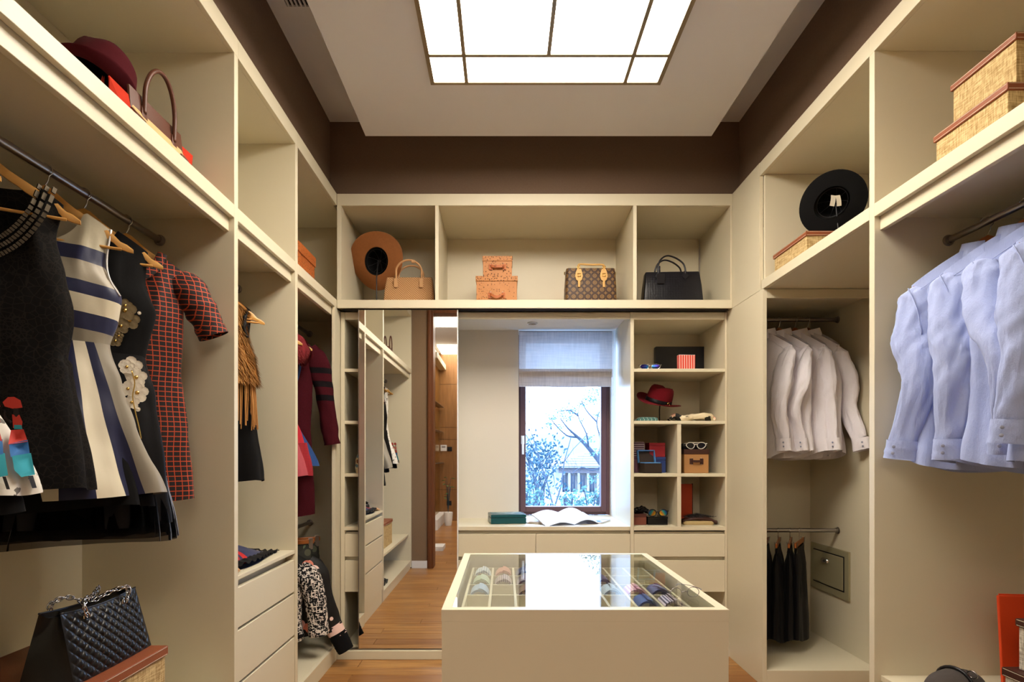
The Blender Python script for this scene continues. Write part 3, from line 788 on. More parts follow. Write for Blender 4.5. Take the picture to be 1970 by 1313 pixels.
def sunglasses(label, loc, rz, frame_mat, lens_mat, w_=.056, h_=.044, aviator=True, tilt=0, cat='sunglasses', fr=.0016):
    """local: front in XZ plane facing -Y, resting on z=0"""
    t = thing('sunglasses', label, cat, loc, rot=(tilt, 0, rz))
    for s_ in (-1, 1):
        cx, cz = s_*(w_/2+.009), h_/2+.002
        ring = []
        for k in range(28):
            a = 2*math.pi*k/28; c_, s2 = math.cos(a), math.sin(a)
            x = c_*w_/2; z = s2*h_/2
            if aviator:
                x *= 1-.16*max(0, -s2)+.04*s2; x += -s_*.004*max(0, -s2)
                z = z*(1 if s2 < 0 else .85)
            ring.append((cx+x, -abs(x*s_+cx*s_)**2*1.2+.002, cz+z))
        m_ = MB(); b = len(m_.v); m_.v += [Vector((cx, 0-abs(cx)**2*1.2, cz))]+[Vector(p) for p in ring]
        for k in range(28): m_.f.append((0, 1+k, 1+(k+1) % 28))
        m_.build('lens', lens_mat, t, smooth=True)
        MB().tube(ring, fr, 6, closed=True).build('rim', frame_mat, t, smooth=True)
        ox = s_*(w_+.009)
        MB().tube([(ox, -.009, cz+h_*.28), (ox+s_*.006, 0, cz+h_*.28), (ox+s_*.004, .05, cz+h_*.2), (ox-s_*.002, .11, cz-.002), (ox-s_*.004, .13, .004)], fr*.9, 6, sub=4).build('temple_arm', frame_mat, t, smooth=True)
    MB().tube([(-.010, -.001, h_*.62), (0, -.003, h_*.72), (.010, -.001, h_*.62)], fr, 6, sub=4).build('bridge', frame_mat, t, smooth=True)
    if aviator: MB().tube([(-.02, -.002, h_*.93), (0, -.004, h_*.95), (.02, -.002, h_*.93)], fr*.8, 6, sub=3).build('brow_bar', frame_mat, t, smooth=True)
    return t
MAT['lens_dark'] = plain('dark_lens', '15151c', .06)
def lensgrad(name, stops, sc_=16, off=.5):
    n = NT(name, '000000', .08, .85); x, y, z = n.xyz()
    f = n.math('ADD', n.math('MULTIPLY', n.math('ADD', n.math('ABSOLUTE', x), n.math('MULTIPLY', z, .7)), sc_), -off)
    n.color(n.ramp(f, stops)); return n.m
MAT['lens_blue'] = lensgrad('blue_mirror_lens', [(0, '30c8c0'), (.3, '2f6ad0'), (.7, '3d2f8c'), (1, '1c1846')], 14, .2)
MAT['lens_rainbow'] = lensgrad('rainbow_mirror_lens', [(0, '4c8a30'), (.2, 'e0c83c'), (.4, 'd8842c'), (.55, '3fae9c'), (.75, '2f5fc0'), (1, '2a8a5a')], 11, .1)
sunglasses('small thin metal spectacles at the front right corner of the glass top', (.505, 1.60, IZ+.0005), R(10), 'satin', 'glass', cat='glasses', aviator=False, w_=.034, h_=.028, fr=.001)
# ================================================================ CLOTHES AND HANGERS
def hz_(s):                      # top line of a hanger below its rod, at distance s from the hook
    a = abs(s)/.22
    return -.078-.125*a**1.35
def hanger(label, loc, rz, mat='hanger', group='wooden clothes hangers', curved=True, half=.22):
    t = thing('clothes_hanger', label, 'hanger', loc, rz, group)
    m_ = MB(); rs_ = []
    N_ = 26
    for k in range(N_+1):
        s = -half+2*half*k/N_; a = abs(s)/half
        z = hz_(s*.22/half)+.028*math.exp(-(s/.045)**2); hh = .019+.011*(1-a)+(.004*math.sin(a*math.pi) if a > .4 else 0)
        if a > .97: hh *= .55
        if .80 < a < .87: z -= .006
        yy = -.004*a*a
        rs_.append([(s, yy-.006, z-.003), (s, yy+.006, z-.003), (s, yy+.006, z-hh), (s, yy-.006, z-hh)])
        rs_[-1] = [(s, yy-.004, z), (s, yy+.004, z), (s, yy+.0065, z-hh*.35), (s, yy+.004, z-hh), (s, yy-.004, z-hh), (s, yy-.0065, z-hh*.35)]
    m_.rings(rs_).build('shoulder_bar', mat, t, smooth=50)
    MB().tube([(-half*.86, -.012, hz_(.19)-.028), (half*.86, -.012, hz_(.19)-.028)], .0045, 8).build('trouser_bar', mat, t, smooth=60)
    pts = [(0, 0, -.06), (0, 0, -.048), (.006, 0, -.036)]
    for k in range(9):
        a = R(-55+k*27); pts.append((.0195*math.cos(a)-.002, 0, .0195*math.sin(a)-.003))
    MB().tube(pts, .0019, 7, sub=3).build('hook', 'chrome', t, smooth=True)
    return t
def clip_hanger(label, loc, rz, half=.15, group='clip hangers', mat='hanger_red'):
    t = thing('clip_hanger', label, 'hanger', loc, rz, group)
    MB().box(-half-.02, half+.02, -.006, .006, -.09, -.062).build('bar', mat, t, bevel=.003)
    pts = [(0, 0, -.064), (0, 0, -.045), (.006, 0, -.033)]
    for k in range(9):
        a = R(-55+k*27); pts.append((.0175*math.cos(a)-.002, 0, .0175*math.sin(a)-.002))
    MB().tube(pts, .0018, 7, sub=3).build('hook', 'chrome', t, smooth=True)
    for s_ in (-1, 1):
        m_ = MB()
        for q in (-1, 1):
            m_.add([(s_*half-.012, q*.002, -.088), (s_*half+.012, q*.002, -.088), (s_*half+.012, q*.012, -.055), (s_*half-.012, q*.012, -.055),
                    (s_*half-.012, q*.005, -.125), (s_*half+.012, q*.005, -.125), (s_*half-.012, q*.0075, -.125), (s_*half+.012, q*.0075, -.125),
                    (s_*half-.012, q*.0085, -.088), (s_*half+.012, q*.0085, -.088)],
                   [(0, 1, 2, 3), (0, 1, 5, 4), (4, 5, 7, 6), (8, 9, 7, 6), (8, 9, 2, 3)])
        m_.build('clip', 'satin', t)
    return t
def body(m_, rows, neck=.075, dipf=.07, dipb=.015, th=((0, .014), (.25, .05), (1, .08)), k=7, amp=((0, 0), (.4, .003), (1, .015)), seed=0, nu=84, nv=54, hemwave=.004, wr=.004, top=None, hembow=0, v1=1.0, z0=None, p=.78):
    zt_s = rows[0][0]; hw0 = rows[0][1]; zh = rows[-1][0]
    zline = top or hz_
    rn_ = random.Random(seed); ph = [rn_.uniform(0, 6.28) for _ in range(6)]
    rs_ = []
    for j in range(nv+1):
        v = j/nv*v1; ring = []
        for i in range(nu):
            a = 2*math.pi*i/nu; c, s = math.cos(a), math.sin(a)
            cx = math.copysign(abs(c)**p, c); sy = math.copysign(abs(s)**.9, s)
            xt = cx*hw0
            if z0 is not None: zt = z0
            elif abs(xt) >= neck: zt = zline(xt)+.008
            else:
                q = 1-(xt/neck)**2; zt = zline(neck)+.008-(dipf if s < 0 else dipb)*q**.7
            he = zh+hemwave*math.sin(3*a+ph[0])+hembow*(cx*cx-.5)
            z = zt+(he-zt)*v
            hw = srow(rows, z); t_h = srow(th, v); am = srow(amp, v)
            d = am*(math.sin(k*a+ph[1]+.8*math.sin(v*2+ph[2]))+.35*math.sin((2*k+1)*a+ph[3]+1.5*v))
            w1 = wr*noise.noise(Vector((cx*3+seed, sy*2, z*7)))*min(1, v*5)+wr*.5*noise.noise(Vector((cx*9, sy*5+seed, z*16)))*min(1, v*5)
            ring.append((cx*hw+c*d*.7+c*w1, sy*t_h+s*d+s*w1, z+d*.1))
        rs_.append(ring)
    return m_.rings(rs_, cap=False)
def limb(m_, pts, wid, thk, n_=22, sub=10, wr=.004, seed=0, cap=False, yax=(0, 1, 0), fold=0):
    P_ = catmull(pts, sub); M__ = len(P_); rs_ = []
    for i, p in enumerate(P_):
        t = (P_[min(i+1, M__-1)]-P_[max(i-1, 0)]).normalized(); ya = Vector(yax)
        sd = t.cross(ya).normalized(); yv = sd.cross(t).normalized()
        q = i/(M__-1); wv, tv = srow(wid, q), srow(thk, q); ring = []
        for k in range(n_):
            a = 2*math.pi*k/n_
            e = wr*noise.noise(Vector((math.cos(a)*1.6+seed, math.sin(a)*1.6, q*9+seed)))*min(1, q*6)*2
            if fold:
                f1 = noise.noise(Vector((math.cos(a)*2.2+q*5+seed, math.sin(a)*2.2, q*4-seed)))
                e += fold*(1-abs(f1)*4)*min(1, q*8, (1-q)*8)+fold*.6*math.sin(q*55+math.cos(a)*6+seed)*max(0, 1-abs(q-.55)*6)
            ring.append(p+sd*(wv+e)*math.cos(a)+yv*(tv+e)*math.sin(a))
        rs_.append(ring)
    return m_.rings(rs_, cap=cap)
def garment(name, label, cat, loc, rz, group=None):
    return thing(name, label, cat, loc, rz, group)
A30 = R(30)
RODZ = 2.15
def rod(label, p0, p1, brk, r=.0125):
    t = thing('clothes_rail', label, 'rail', p0, group='chrome wardrobe hanging rails')
    p0 = Vector(p0); p1 = Vector(p1)
    m_ = MB().tube([p0, p1], r, 16); m_.build('bar', 'satin', t, smooth=50, world=True)
    d = (p1-p0).normalized()
    for b in brk:
        e = p1 if b else p0; sgn = -1 if b else 1
        rot = d.to_track_quat('Z', 'Y').to_matrix().to_4x4()
        m_ = MB().lathe([(.022, 0), (.022, .004*sgn), (.0165, .006*sgn), (.0165, .016*sgn), (.0128, .016*sgn)], 20, M=Matrix.Translation(e) @ rot, cap=False)
        m_.build('bracket', 'satin', t, smooth=40, world=True)
rod('long hanging rail in the left near bay carrying the dresses', (-1.36, .77, 2.15), (-1.36, 2.259, 2.15), (0, 1))
rod('hanging rail in the left middle bay behind the fur vest', (-1.36, 2.291, 2.15), (-1.36, 2.919, 2.15), (0, 1))
rod('upper hanging rail in the left corner bay with the red coats', (-1.36, 2.953, 2.15), (-1.36, 3.999, 2.15), (0, 1))
rod('lower hanging rail in the left corner bay with the tweed jacket', (-1.36, 2.953, .83), (-1.36, 3.999, .83), (0, 1))
rod('hanging rail in the right near bay carrying the blue shirts', (1.746, .77, 2.146), (1.746, 2.249, 2.146), (0, 1))
rod('upper hanging rail in the right corner niche carrying the white shirts', (1.478, 3.62, 2.16), (2.114, 3.62, 2.16), (0, 1))
rod('lower hanging rail in the right corner niche carrying the black trousers', (1.478, 3.62, .826), (2.114, 3.62, .826), (0, 1))

# ---------------- materials of the clothes
n = NT('black_lace', '121110', .85, spec=.12)
x, y, z = n.xyz()
vv = n.voro(55, 'DISTANCE_TO_EDGE'); v2 = n.voro(95, 'DISTANCE_TO_EDGE')
pat = n.math('MAXIMUM', n.math('LESS_THAN', vv, .05), n.math('MULTIPLY', n.math('LESS_THAN', v2, .08), n.math('GREATER_THAN', n.noise(9, 2), .52)))
n.color(n.mix(pat, '0e0c0b', '1c1815')); n.bump(n.math('MULTIPLY', pat, 1.0), .35, .0015); MAT['lace'] = n.m
MAT['black_cloth'] = cloth('black_cloth', '0c0b0c', .9)
MAT['black_satin'] = cloth('black_satin', '0e0d10', .5, weave=False, bump=.35)
MAT['black_wool'] = cloth('black_wool', '0c0b0d', .95)
MAT['navy_satin'] = cloth('navy_satin', '1d2142', .4, weave=False)
MAT['beads'] = plain('dull_silver_beads', '4c4336', .4, .7)
MAT['white_applique'] = plain('white_applique', 'e2dacb', .8)
MAT['bronze_applique'] = plain('bronze_applique', '7a6a4c', .6, .3)
# stripe bodice
zz = 0
def local_z(py, Yh, s): return ZZ(py, Yh+.5*s)-RODZ
def band_mat():
    n = NT('stripe_bodice', 'ffffff', .45, Sheen_Weight=.1)
    x, y, z = n.xyz()
    z_ = lambda py: local_z(py, 1.694, .15)
    b = [(451, 'b3aa92'), (478, '1d2142'), (507, '9c9280'), (545, '1d2142'), (570, 'cfc5ac'), (603, '1d2142'), (634, '8f8675'), (664, '1d2142')]
    top = z_(451)+.04; bot = z_(700)
    f = n.math('DIVIDE', n.math('SUBTRACT', top, n.math('ADD', z, n.math('MULTIPLY', x, .12))), top-bot)
    st = [((top-z_(py))/(top-bot) if i else 0.0, c) for i, (py, c) in enumerate(b)]
    n.color(n.ramp(f, st, 'CONSTANT'))
    n.bump(n.noise(20, 3), .25, .004); return n.m
MAT['bodice_stripe'] = band_mat()
def skirt_mat():
    n = NT('stripe_skirt', 'ffffff', .42, Sheen_Weight=.1)
    x, y, z = n.xyz()
    zw = local_z(664, 1.694, .16)
    t = n.math('DIVIDE', n.math('SUBTRACT', x, .02), n.math('ADD', n.math('MULTIPLY', n.math('SUBTRACT', zw, z), .43), .15))
    wob = n.math('MULTIPLY', n.noise(4, 1), .06)
    f = n.math('MULTIPLY', n.math('ADD', n.math('ADD', t, wob), .6), 1/1.8)
    n.color(n.ramp(f, [(0, 'd5cbb4'), (.10, '14183a'), (.27, 'd5cbb4'), (.39, '14183a'), (.533, 'd5cbb4'), (.64, '14183a'), (.715, '8f8779')], 'CONSTANT'))
    n.bump(n.noise(14, 3), .25, .004); return n.m
MAT['skirt_stripe'] = skirt_mat()
def checker_mat():
    n = NT('orange_grid', '1c1013', .7, Sheen_Weight=.1)
    x, y, z = n.xyz()
    u = n.math('MULTIPLY', n.math('ADD', x, n.math('MULTIPLY', y, .6)), 42); v = n.math('MULTIPLY', z, 55)
    u = n.math('ADD', u, n.math('MULTIPLY', n.math('SINE', n.math('MULTIPLY', v, .5)), .12))
    fu = n.math('FRACT', u); fv = n.math('FRACT', v)
    ln = n.math('MAXIMUM', n.math('LESS_THAN', fu, .13), n.math('LESS_THAN', fv, .17))
    tri = n.math('MULTIPLY', n.math('LESS_THAN', n.math('ADD', fu, n.math('MULTIPLY', fv, 2.6)), .62), 1.0)
    k_ = n.math('MAXIMUM', ln, tri)
    n.color(n.mix(k_, '1a0d10', 'b4441f')); n.bump(n.noise(30, 2), .1, .002); return n.m
MAT['checker'] = checker_mat()
def splash_mat(name, base, cols_, scale=16, thr=.35, seed=0, b2=None):
    n = NT(name, base, .6)
    mp = n.node('ShaderNodeMapping'); n.put(mp.inputs[0], n.coord()); mp.inputs['Location'].default_value = (seed, seed*.7, 0)
    ns = n.node('ShaderNodeTexNoise'); n.put(ns.inputs['Vector'], mp.outputs[0]); ns.inputs['Scale'].default_value = 6
    vv = n.node('ShaderNodeTexVoronoi'); n.put(vv.inputs['Vector'], mp.outputs[0]); vv.inputs['Scale'].default_value = scale
    rgb = n.node('ShaderNodeSeparateColor'); n.put(rgb.inputs[0], vv.outputs['Color'])
    k = len(cols_); c = n.ramp(rgb.outputs[0], [(i/k, c_) for i, c_ in enumerate(cols_)], 'CONSTANT')
    m1 = n.math('MULTIPLY', n.math('LESS_THAN', vv.outputs['Distance'], thr), n.math('GREATER_THAN', ns.outputs[0], .5))
    col = n.mix(m1, base, c)
    if b2:
        sp = n.math('GREATER_THAN', n.noise(45, 4), .62); col = n.mix(n.math('MULTIPLY', sp, n.math('SUBTRACT', 1, m1)), col, b2)
    n.color(col); n.bump(n.noise(30, 2), .1, .002); return n.m
MAT['print_white'] = splash_mat('speckled_white_print', 'e3ded4', ['e3ded4', 'd8d2c6'], 20, .3, 2, '6d675f')
MAT['fringe'] = cloth('tan_fringe', 'b9834a', .7)
MAT['silver_lining'] = cloth('silver_lining', '8d8580', .4, weave=False)
MAT['blue_wool'] = cloth('blue_wool', '2c4a80', .9)
MAT['red_cloth'] = cloth('red_cloth', 'b32a38', .8)
MAT['salmon'] = cloth('salmon_cloth', 'b0505a', .85)
n = NT('red_knit', 'a8202c', .85); x, y, z = n.xyz()
n.color(n.mix(n.math('GREATER_THAN', n.math('MULTIPLY', n.math('SINE', n.math('MULTIPLY', n.math('ADD', x, z), 620)), n.math('SINE', n.math('MULTIPLY', n.math('SUBTRACT', x, z), 620))), .1), 'b52530', '37101a')); MAT['red_knit'] = n.m
def maroon_mat(body_=False):
    n = NT('maroon_knit' if body_ else 'maroon_striped_sleeve', '5d1420', .95, spec=.1)
    c = n.mix(n.noise(220, 2), '2e0a11', '4a131c')
    if not body_:
        x, y, z = n.xyz()
        f = n.math('DIVIDE', n.math('SUBTRACT', -.30, z), .3)
        k = n.ramp(f, [(0, '000000'), (.02, 'ffffff'), (.14, '000000'), (.30, 'ffffff'), (.42, '000000'), (.58, 'ffffff'), (.70, '000000')], 'CONSTANT')
        c = n.mix(k, c, '151114')
    n.color(c); n.bump(n.noise(400, 2), .5, .002); return n.m
MAT['maroon'] = maroon_mat(True); MAT['maroon_stripe'] = maroon_mat()
n = NT('tweed', '151515', .95)
sx = n.noise(120, 2, stretch=(1, 1, .25)); sz = n.noise(120, 2, stretch=(.25, 1, 1))
n.color(n.mix(n.math('GREATER_THAN', n.math('MAXIMUM', sx, sz), .575), '0e0c10', 'ddd5cc')); n.bump(sx, .5, .003); MAT['tweed'] = n.m
MAT['floral_dark'] = splash_mat('dark_floral', '26251f', ['8c8a68', 'a39a72', '5d6b52', 'c2a24a', '7a2f2c', '4a4a38'], 15, .5, 5)
MAT['floral_pink'] = splash_mat('black_pink_floral', '0b0a0b', ['e8b0ac', 'd8806c', 'efd0c8'], 9, .32, 9)
def shirt_mat(name, a, b):
    n = NT(name, a, .75, spec=.25, Sheen_Weight=.1)
    n.color(n.mix(n.noise(7, 2), a, b))
    f = n.noise(9, 5, stretch=(1.6, 1.6, .5), rough=.6)
    n.bump(n.math('ADD', f, n.math('MULTIPLY', n.noise(500, 1), .05)), .5, .02); return n.m
MAT['blue_shirt'] = shirt_mat('blue_oxford_cloth', '9caad8', 'a8b5e0')
MAT['white_shirt'] = shirt_mat('white_shirt_cloth', 'dfdae2', 'e8e4ea')
MAT['button'] = plain('shirt_button', '8d92a8', .3)
MAT['tulle'] = glassmat('black_tulle', (.25, .24, .25), 1.1, .6)

# ---------------- dresses, left near bay
WY = 1.22
def dress_at(Yh): return (-1.36, Yh, RODZ)
hanger('pale wooden hanger tip sticking out of the black lace dress', dress_at(1.47), A30)
hanger('wooden hanger carrying the navy and white striped dress', dress_at(1.694), A30)
hanger('wooden hanger carrying the black dress with flower appliques', dress_at(1.851), A30)
hanger('wooden hanger carrying the orange and black grid dress', dress_at(2.058), A30)
hanger('wooden hanger at the left edge carrying the printed white dress', dress_at(WY), A30)
WROWS_ = 0
# printed white dress with painted figures, mostly out of frame
g = garment('dress', 'white printed dress with painted red and blue figures at the far left edge', 'dress', dress_at(WY), A30, 'dresses on the left rail')
zh = local_z(948, WY, .28)
m_ = MB(); body(m_, [(-.17, .15), (-.36, .15), (-.5, .14), (-.62, .16), (zh, .29)], k=5, amp=((0, 0), (.5, .002), (1, .012)), seed=2); m_.build('body', 'print_white', g, smooth=True)
m_ = MB(); body(m_, [(-.7, .185), (zh-.045, .265)], z0=-.7, k=9, th=((0, .06), (1, .075)), amp=((0, .002), (1, .008)), seed=21, nv=10); m_.build('underskirt', 'black_cloth', g, smooth=True)
# figures printed on the skirt
def flat_poly(pts, y, t=.0012): return [(x_, y, z_) for x_, z_ in pts]
MAT['print_red'] = plain('print_red', 'c23a30', .7); MAT['print_blue'] = plain('print_blue', '2f6cae', .7); MAT['print_black'] = plain('print_black', '1a1718', .7); MAT['print_teal'] = plain('print_teal', '2f9cae', .7)
def surf_y(x, z):   # local front surface of the printed dress
    v = (z+.17)/(zh+.17); hw = srow([(-.17, .15), (-.36, .15), (-.5, .14), (-.62, .16), (zh, .29)], z)
    q = max(0, 1-(abs(x)/hw)**(2/.78)); s = math.sqrt(q) if q > 0 else 0
    return -(s**.9*srow([(0, .014), (.25, .05), (1, .08)], v))-.0165*0-.013
def appl(pts, mat, nm='painted_figure', sf=surf_y, lift=0, sub=5):
    # fan polygon refined so that it follows the cloth
    m_ = MB(); c = (sum(p[0] for p in pts)/len(pts), sum(p[1] for p in pts)/len(pts)); K = 4
    prev = None
    for r_ in range(1, K+1):
        ring = [(c[0]+(p[0]-c[0])*r_/K, c[1]+(p[1]-c[1])*r_/K) for p in pts]
        ring = [Vector((x_, sf(x_, z_)-lift, z_)) for x_, z_ in ring]; b = len(m_.v)
        if prev is None:
            m_.v.append(Vector((c[0], sf(*c)-lift, c[1]))); m_.v += ring
            for k in range(len(ring)): m_.f.append((0, 1+k, 1+(k+1) % len(ring)))
            prev = 1
        else:
            m_.v += ring
            for k in range(len(ring)): m_.f.append((prev+k, prev+(k+1) % len(ring), b+(k+1) % len(ring), b+k))
            prev = b
    return m_.build(nm, mat, g, smooth=True)
def ell(cx, cz, rx, rz, n_=16): return [(cx+rx*math.cos(2*math.pi*k/n_), cz+rz*math.sin(2*math.pi*k/n_)) for k in range(n_)]
fx = lambda px, py: ((1496-(970-px)*WY)/(952.6+.5*(970-px)), local_z(py, WY, .22))
def fp(*l): return [fx(*q) for q in l]
for i, (dx, sc2) in enumerate(((0, 1), (-42, 1), (-95, 1))):
    F_ = lambda l: [fx(px+dx, py) for px, py in l]
    appl(F_([(8, 775), (18, 765), (30, 764), (42, 770), (46, 784), (28, 787), (12, 783)]), 'print_red', lift=.001)
    appl(F_([(29, 786), (38, 786), (40, 797), (34, 803), (28, 797)]), 'print_black', lift=.0015)
    appl(F_([(26, 798), (40, 798), (46, 812), (44, 824), (28, 824)]), 'print_red', lift=.001)
    appl(F_([(10, 790), (14, 790), (14, 803), (26, 812), (24, 816), (10, 806)]), 'print_black', lift=.001)
    appl(F_([(30, 818), (44, 818), (46, 826), (30, 826)]), 'print_teal', lift=.002)
    appl(F_([(24, 828), (48, 826), (56, 850), (24, 856)]), 'print_red', lift=.0012)
    appl(F_([(25, 855), (56, 846), (60, 874), (30, 880)]), 'print_blue', lift=.0012)
    appl(F_([(32, 878), (62, 872), (70, 914), (50, 918), (38, 905)]), 'print_teal', lift=.0012)
    appl(F_([(60, 916), (66, 916), (74, 940), (68, 940)]), 'print_black', lift=.001)

# black lace dress
Yh = 1.47
g = garment('dress', 'sleeveless black lace dress with a beaded silver neckline on the left rail', 'dress', dress_at(Yh), A30, 'dresses on the left rail')
sl = lambda px, Yh: (1496-(970-px)*Yh)/(952.6+.5*(970-px))
rows = [(-.168, .182), (-.26, .165), (-.36, .19), (-.45, .205), (-.62, .193), (local_z(700, Yh, .2), .205), (local_z(940, Yh, .26), .262)]
m_ = MB(); body(m_, rows, neck=.13, dipf=.19, k=4, amp=((0, 0), (.4, .003), (.7, .012), (1, .022)), th=((0, .014), (.25, .055), (.5, .05), (1, .085)), seed=5); m_.build('body', 'lace', g, smooth=True)
def neck_pts(neck, dip, n_, y0, y1, off=0, hw=.18, zl=hz_):
    out = []
    for k in range(n_+1):
        u = -1+2*k/n_; x_ = u*(neck+off); q = max(0, 1-u*u)
        out.append((x_, -(y0+(y1-y0)*q**.6), zl(neck)+.008-(dip+off*1.2)*q**.7+.004))
    return out
for i, off in enumerate((.004, .020, .036)):
    pts = catmull(neck_pts(.13, .19, 18, .018, .058, off), 3)
    m_ = MB()
    for a, b in zip(pts, pts[1:]):
        d = (b-a)
        if d.length < 1e-5: continue
        c = (a+b)/2; q = d.to_track_quat('X', 'Z').to_matrix().to_4x4()
        m_.box(-d.length*.36, d.length*.36, -.002, .002, -.005, .005, M=Matrix.Translation(c) @ q)
    m_.build('bead_trim', 'beads', g)['kind'] = 'stuff'
# striped dress
Yh = 1.694
g = garment('dress', 'sleeveless dress with horizontal navy and white bands and a flared striped skirt', 'dress', dress_at(Yh), A30, 'dresses on the left rail')
zw = local_z(668, Yh, .16); zhm = local_z(950, Yh, .29)
m_ = MB(); body(m_, [(-.155, .160), (-.27, .146), (-.36, .186), (-.44, .178), (zw, .158)], neck=.095, dipf=.10, th=((0, .014), (.5, .058), (1, .05)), amp=((0, 0), (1, .002)), seed=8, nv=36, hemwave=0); m_.build('bodice', 'bodice_stripe', g, smooth=True)
m_ = MB(); body(m_, [(zw, .159), (zw-.12, .19), (zw-.25, .225), (zhm, .295)], z0=zw+.004, th=((0, .052), (1, .125)), k=6, amp=((0, 0), (.3, .008), (1, .030)), seed=9, hemwave=.006); m_.build('skirt', 'skirt_stripe', g, smooth=True)
m_ = MB(); body(m_, [(zw-.15, .18), (zhm-.035, .272)], z0=zw-.15, th=((0, .05), (1, .105)), k=13, amp=((0, 0), (1, .014)), seed=19, nv=14, hemwave=.008); m_.build('tulle_underskirt', 'black_cloth', g, smooth=True)
m_ = MB(); m_.tube([(.162, -.004, -.15), (.151, -.012, -.25), (.16, -.02, -.31), (.186, -.012, -.355)], .003, 6, sub=5); m_.build('armhole_piping', 'white_plastic', g, smooth=True)
# black dress with flowers
Yh = 1.851
g = garment('dress', 'black dress with bronze and white flower appliques and a tulle hem', 'dress', dress_at(Yh), A30, 'dresses on the left rail')
zw = local_z(690, Yh, .17); zhm = local_z(1005, Yh, .234)
m_ = MB(); body(m_, [(-.15, .176), (-.27, .168), (-.37, .20), (zw, .168)], neck=.09, dipf=.06, th=((0, .014), (.5, .058), (1, .05)), amp=((0, 0), (1, .002)), seed=12, nv=30, hemwave=0); m_.build('bodice', 'black_cloth', g, smooth=True)
rsk = [(zw, .169), (zw-.12, .195), (zw-.4, .228), (zhm, .245)]
m_ = MB(); body(m_, rsk, z0=zw+.004, th=((0, .052), (1, .105)), k=7, amp=((0, 0), (.3, .006), (1, .016)), seed=13, hemwave=.004); m_.build('skirt', 'black_satin', g, smooth=True)
m_ = MB(); body(m_, [(zhm+.15, .225), (zhm-.035, .25)], z0=zhm+.15, th=((0, .09), (1, .11)), k=19, amp=((0, .006), (1, .012)), seed=14, nv=10, nu=120, hemwave=.006); m_.build('tulle_hem', 'tulle', g, smooth=True)
m_ = MB(); body(m_, [(zhm+.2, .22), (zhm-.05, .26)], z0=zhm+.2, th=((0, .08), (1, .12)), k=23, amp=((0, .006), (1, .014)), seed=15, nv=10, nu=130, hemwave=.006); m_.build('tulle_hem', 'tulle', g, smooth=True)
def flower(px, py, r_, mat, petals=5, back=False):
    s = sl(px, Yh); z = local_z(py, Yh, s)
    hw = srow(rsk, z) if z < zw else .18
    yf = -(.062+.018*max(0, (zw-z)))*max(.25, (1-(min(abs(s), hw)/hw)**2.6))**.5-.022
    m_ = MB(); T_ = Matrix.Translation((s, yf, z))
    for k in range(petals):
        a = 2*math.pi*k/petals+.3; c = (math.cos(a)*r_*.58, 0, math.sin(a)*r_*.58)
        m_.rings([[(c[0]+q*r_*.5*math.cos(2*math.pi*j/10), d, c[2]+q*r_*.5*math.sin(2*math.pi*j/10)) for j in range(10)] for q, d in ((1, .0), (1.02, -.003), (.8, -.002), (.3, -.0035))], M=T_)
    m_.build('flower_applique', mat, g, smooth=50)
    if petals > 1:
        MB().lathe([(r_*.22, 0), (r_*.2, .005), (.001, .006)], 10, M=T_ @ Matrix.Rotation(R(90), 4, 'X')).build('flower_centre', 'gold', g, smooth=True)
for px, py, r_ in ((243, 607, .032), (252, 625, .028), (236, 636, .024), (244, 598, .02), (226, 664, .018), (232, 655, .014)):
    flower(px, py, r_, 'bronze_applique')
for px, py, r_ in ((255, 711, .031), (264, 731, .030), (249, 753, .024), (266, 760, .031), (256, 778, .022), (247, 712, .022)):
    flower(px, py, r_, 'white_applique')
for px, py, r_ in ((245, 735, .014), (271, 748, .013), (262, 792, .015), (266, 611, .011), (258, 789, .012), (269, 742, .009)):
    flower(px, py, r_, 'white_applique', 1)
s0 = [(sl(px, Yh), -.085, local_z(py, Yh, .2)) for px, py in ((256, 722), (262, 745), (258, 770), (264, 800), (270, 825), (274, 846))]
MB().tube(s0, .002, 5, sub=4).build('flower_stem', 'gold', g, smooth=True)
MB().box(-.03, -.002, -.003, .001, -.118, -.098).build('neck_label', 'white_applique', g)
# orange grid dress with short sleeves
Yh = 2.058
g = garment('dress', 'short sleeved dress with an orange grid on black, rightmost on the left rail', 'dress', dress_at(Yh), A30, 'dresses on the left rail')
zhm = local_z(961, Yh, .2)
rows = [(-.165, .185), (-.30, .18), (-.40, .178), (-.55, .17), (-.75, .19), (zhm, .209)]
m_ = MB(); body(m_, rows, neck=.10, dipf=.10, k=3, amp=((0, 0), (.4, .004), (1, .012)), th=((0, .016), (.25, .06), (.5, .055), (1, .075)), seed=16, hemwave=.003); m_.build('body', 'checker', g, smooth=True)
for s_ in (1, -1):
    m_ = MB(); limb(m_, [(s_*.155, 0, -.185), (s_*.20, 0, -.235), (s_*.245, 0, -.31), (s_*.277, 0, -.385)], ((0, .045), (.3, .064), (.7, .056), (1, .05)), ((0, .02), (.3, .045), (1, .047)), seed=3); m_.build('sleeve', 'checker', g, smooth=True)
    m_ = MB(); limb(m_, [(s_*.268, 0, -.362), (s_*.281, 0, -.392)], ((0, .0545), (1, .0545)), ((0, .051), (1, .051)), wr=.001, sub=4); m_.build('cuff', 'checker', g, smooth=True)
m_ = MB()
pts = neck_pts(.10, .10, 12, .018, .05, .012)
limb(m_, pts, ((0, .016), (1, .016)), ((0, .004), (1, .004)), n_=10, sub=3, wr=0); m_.build('collar_band', 'checker', g, smooth=True)

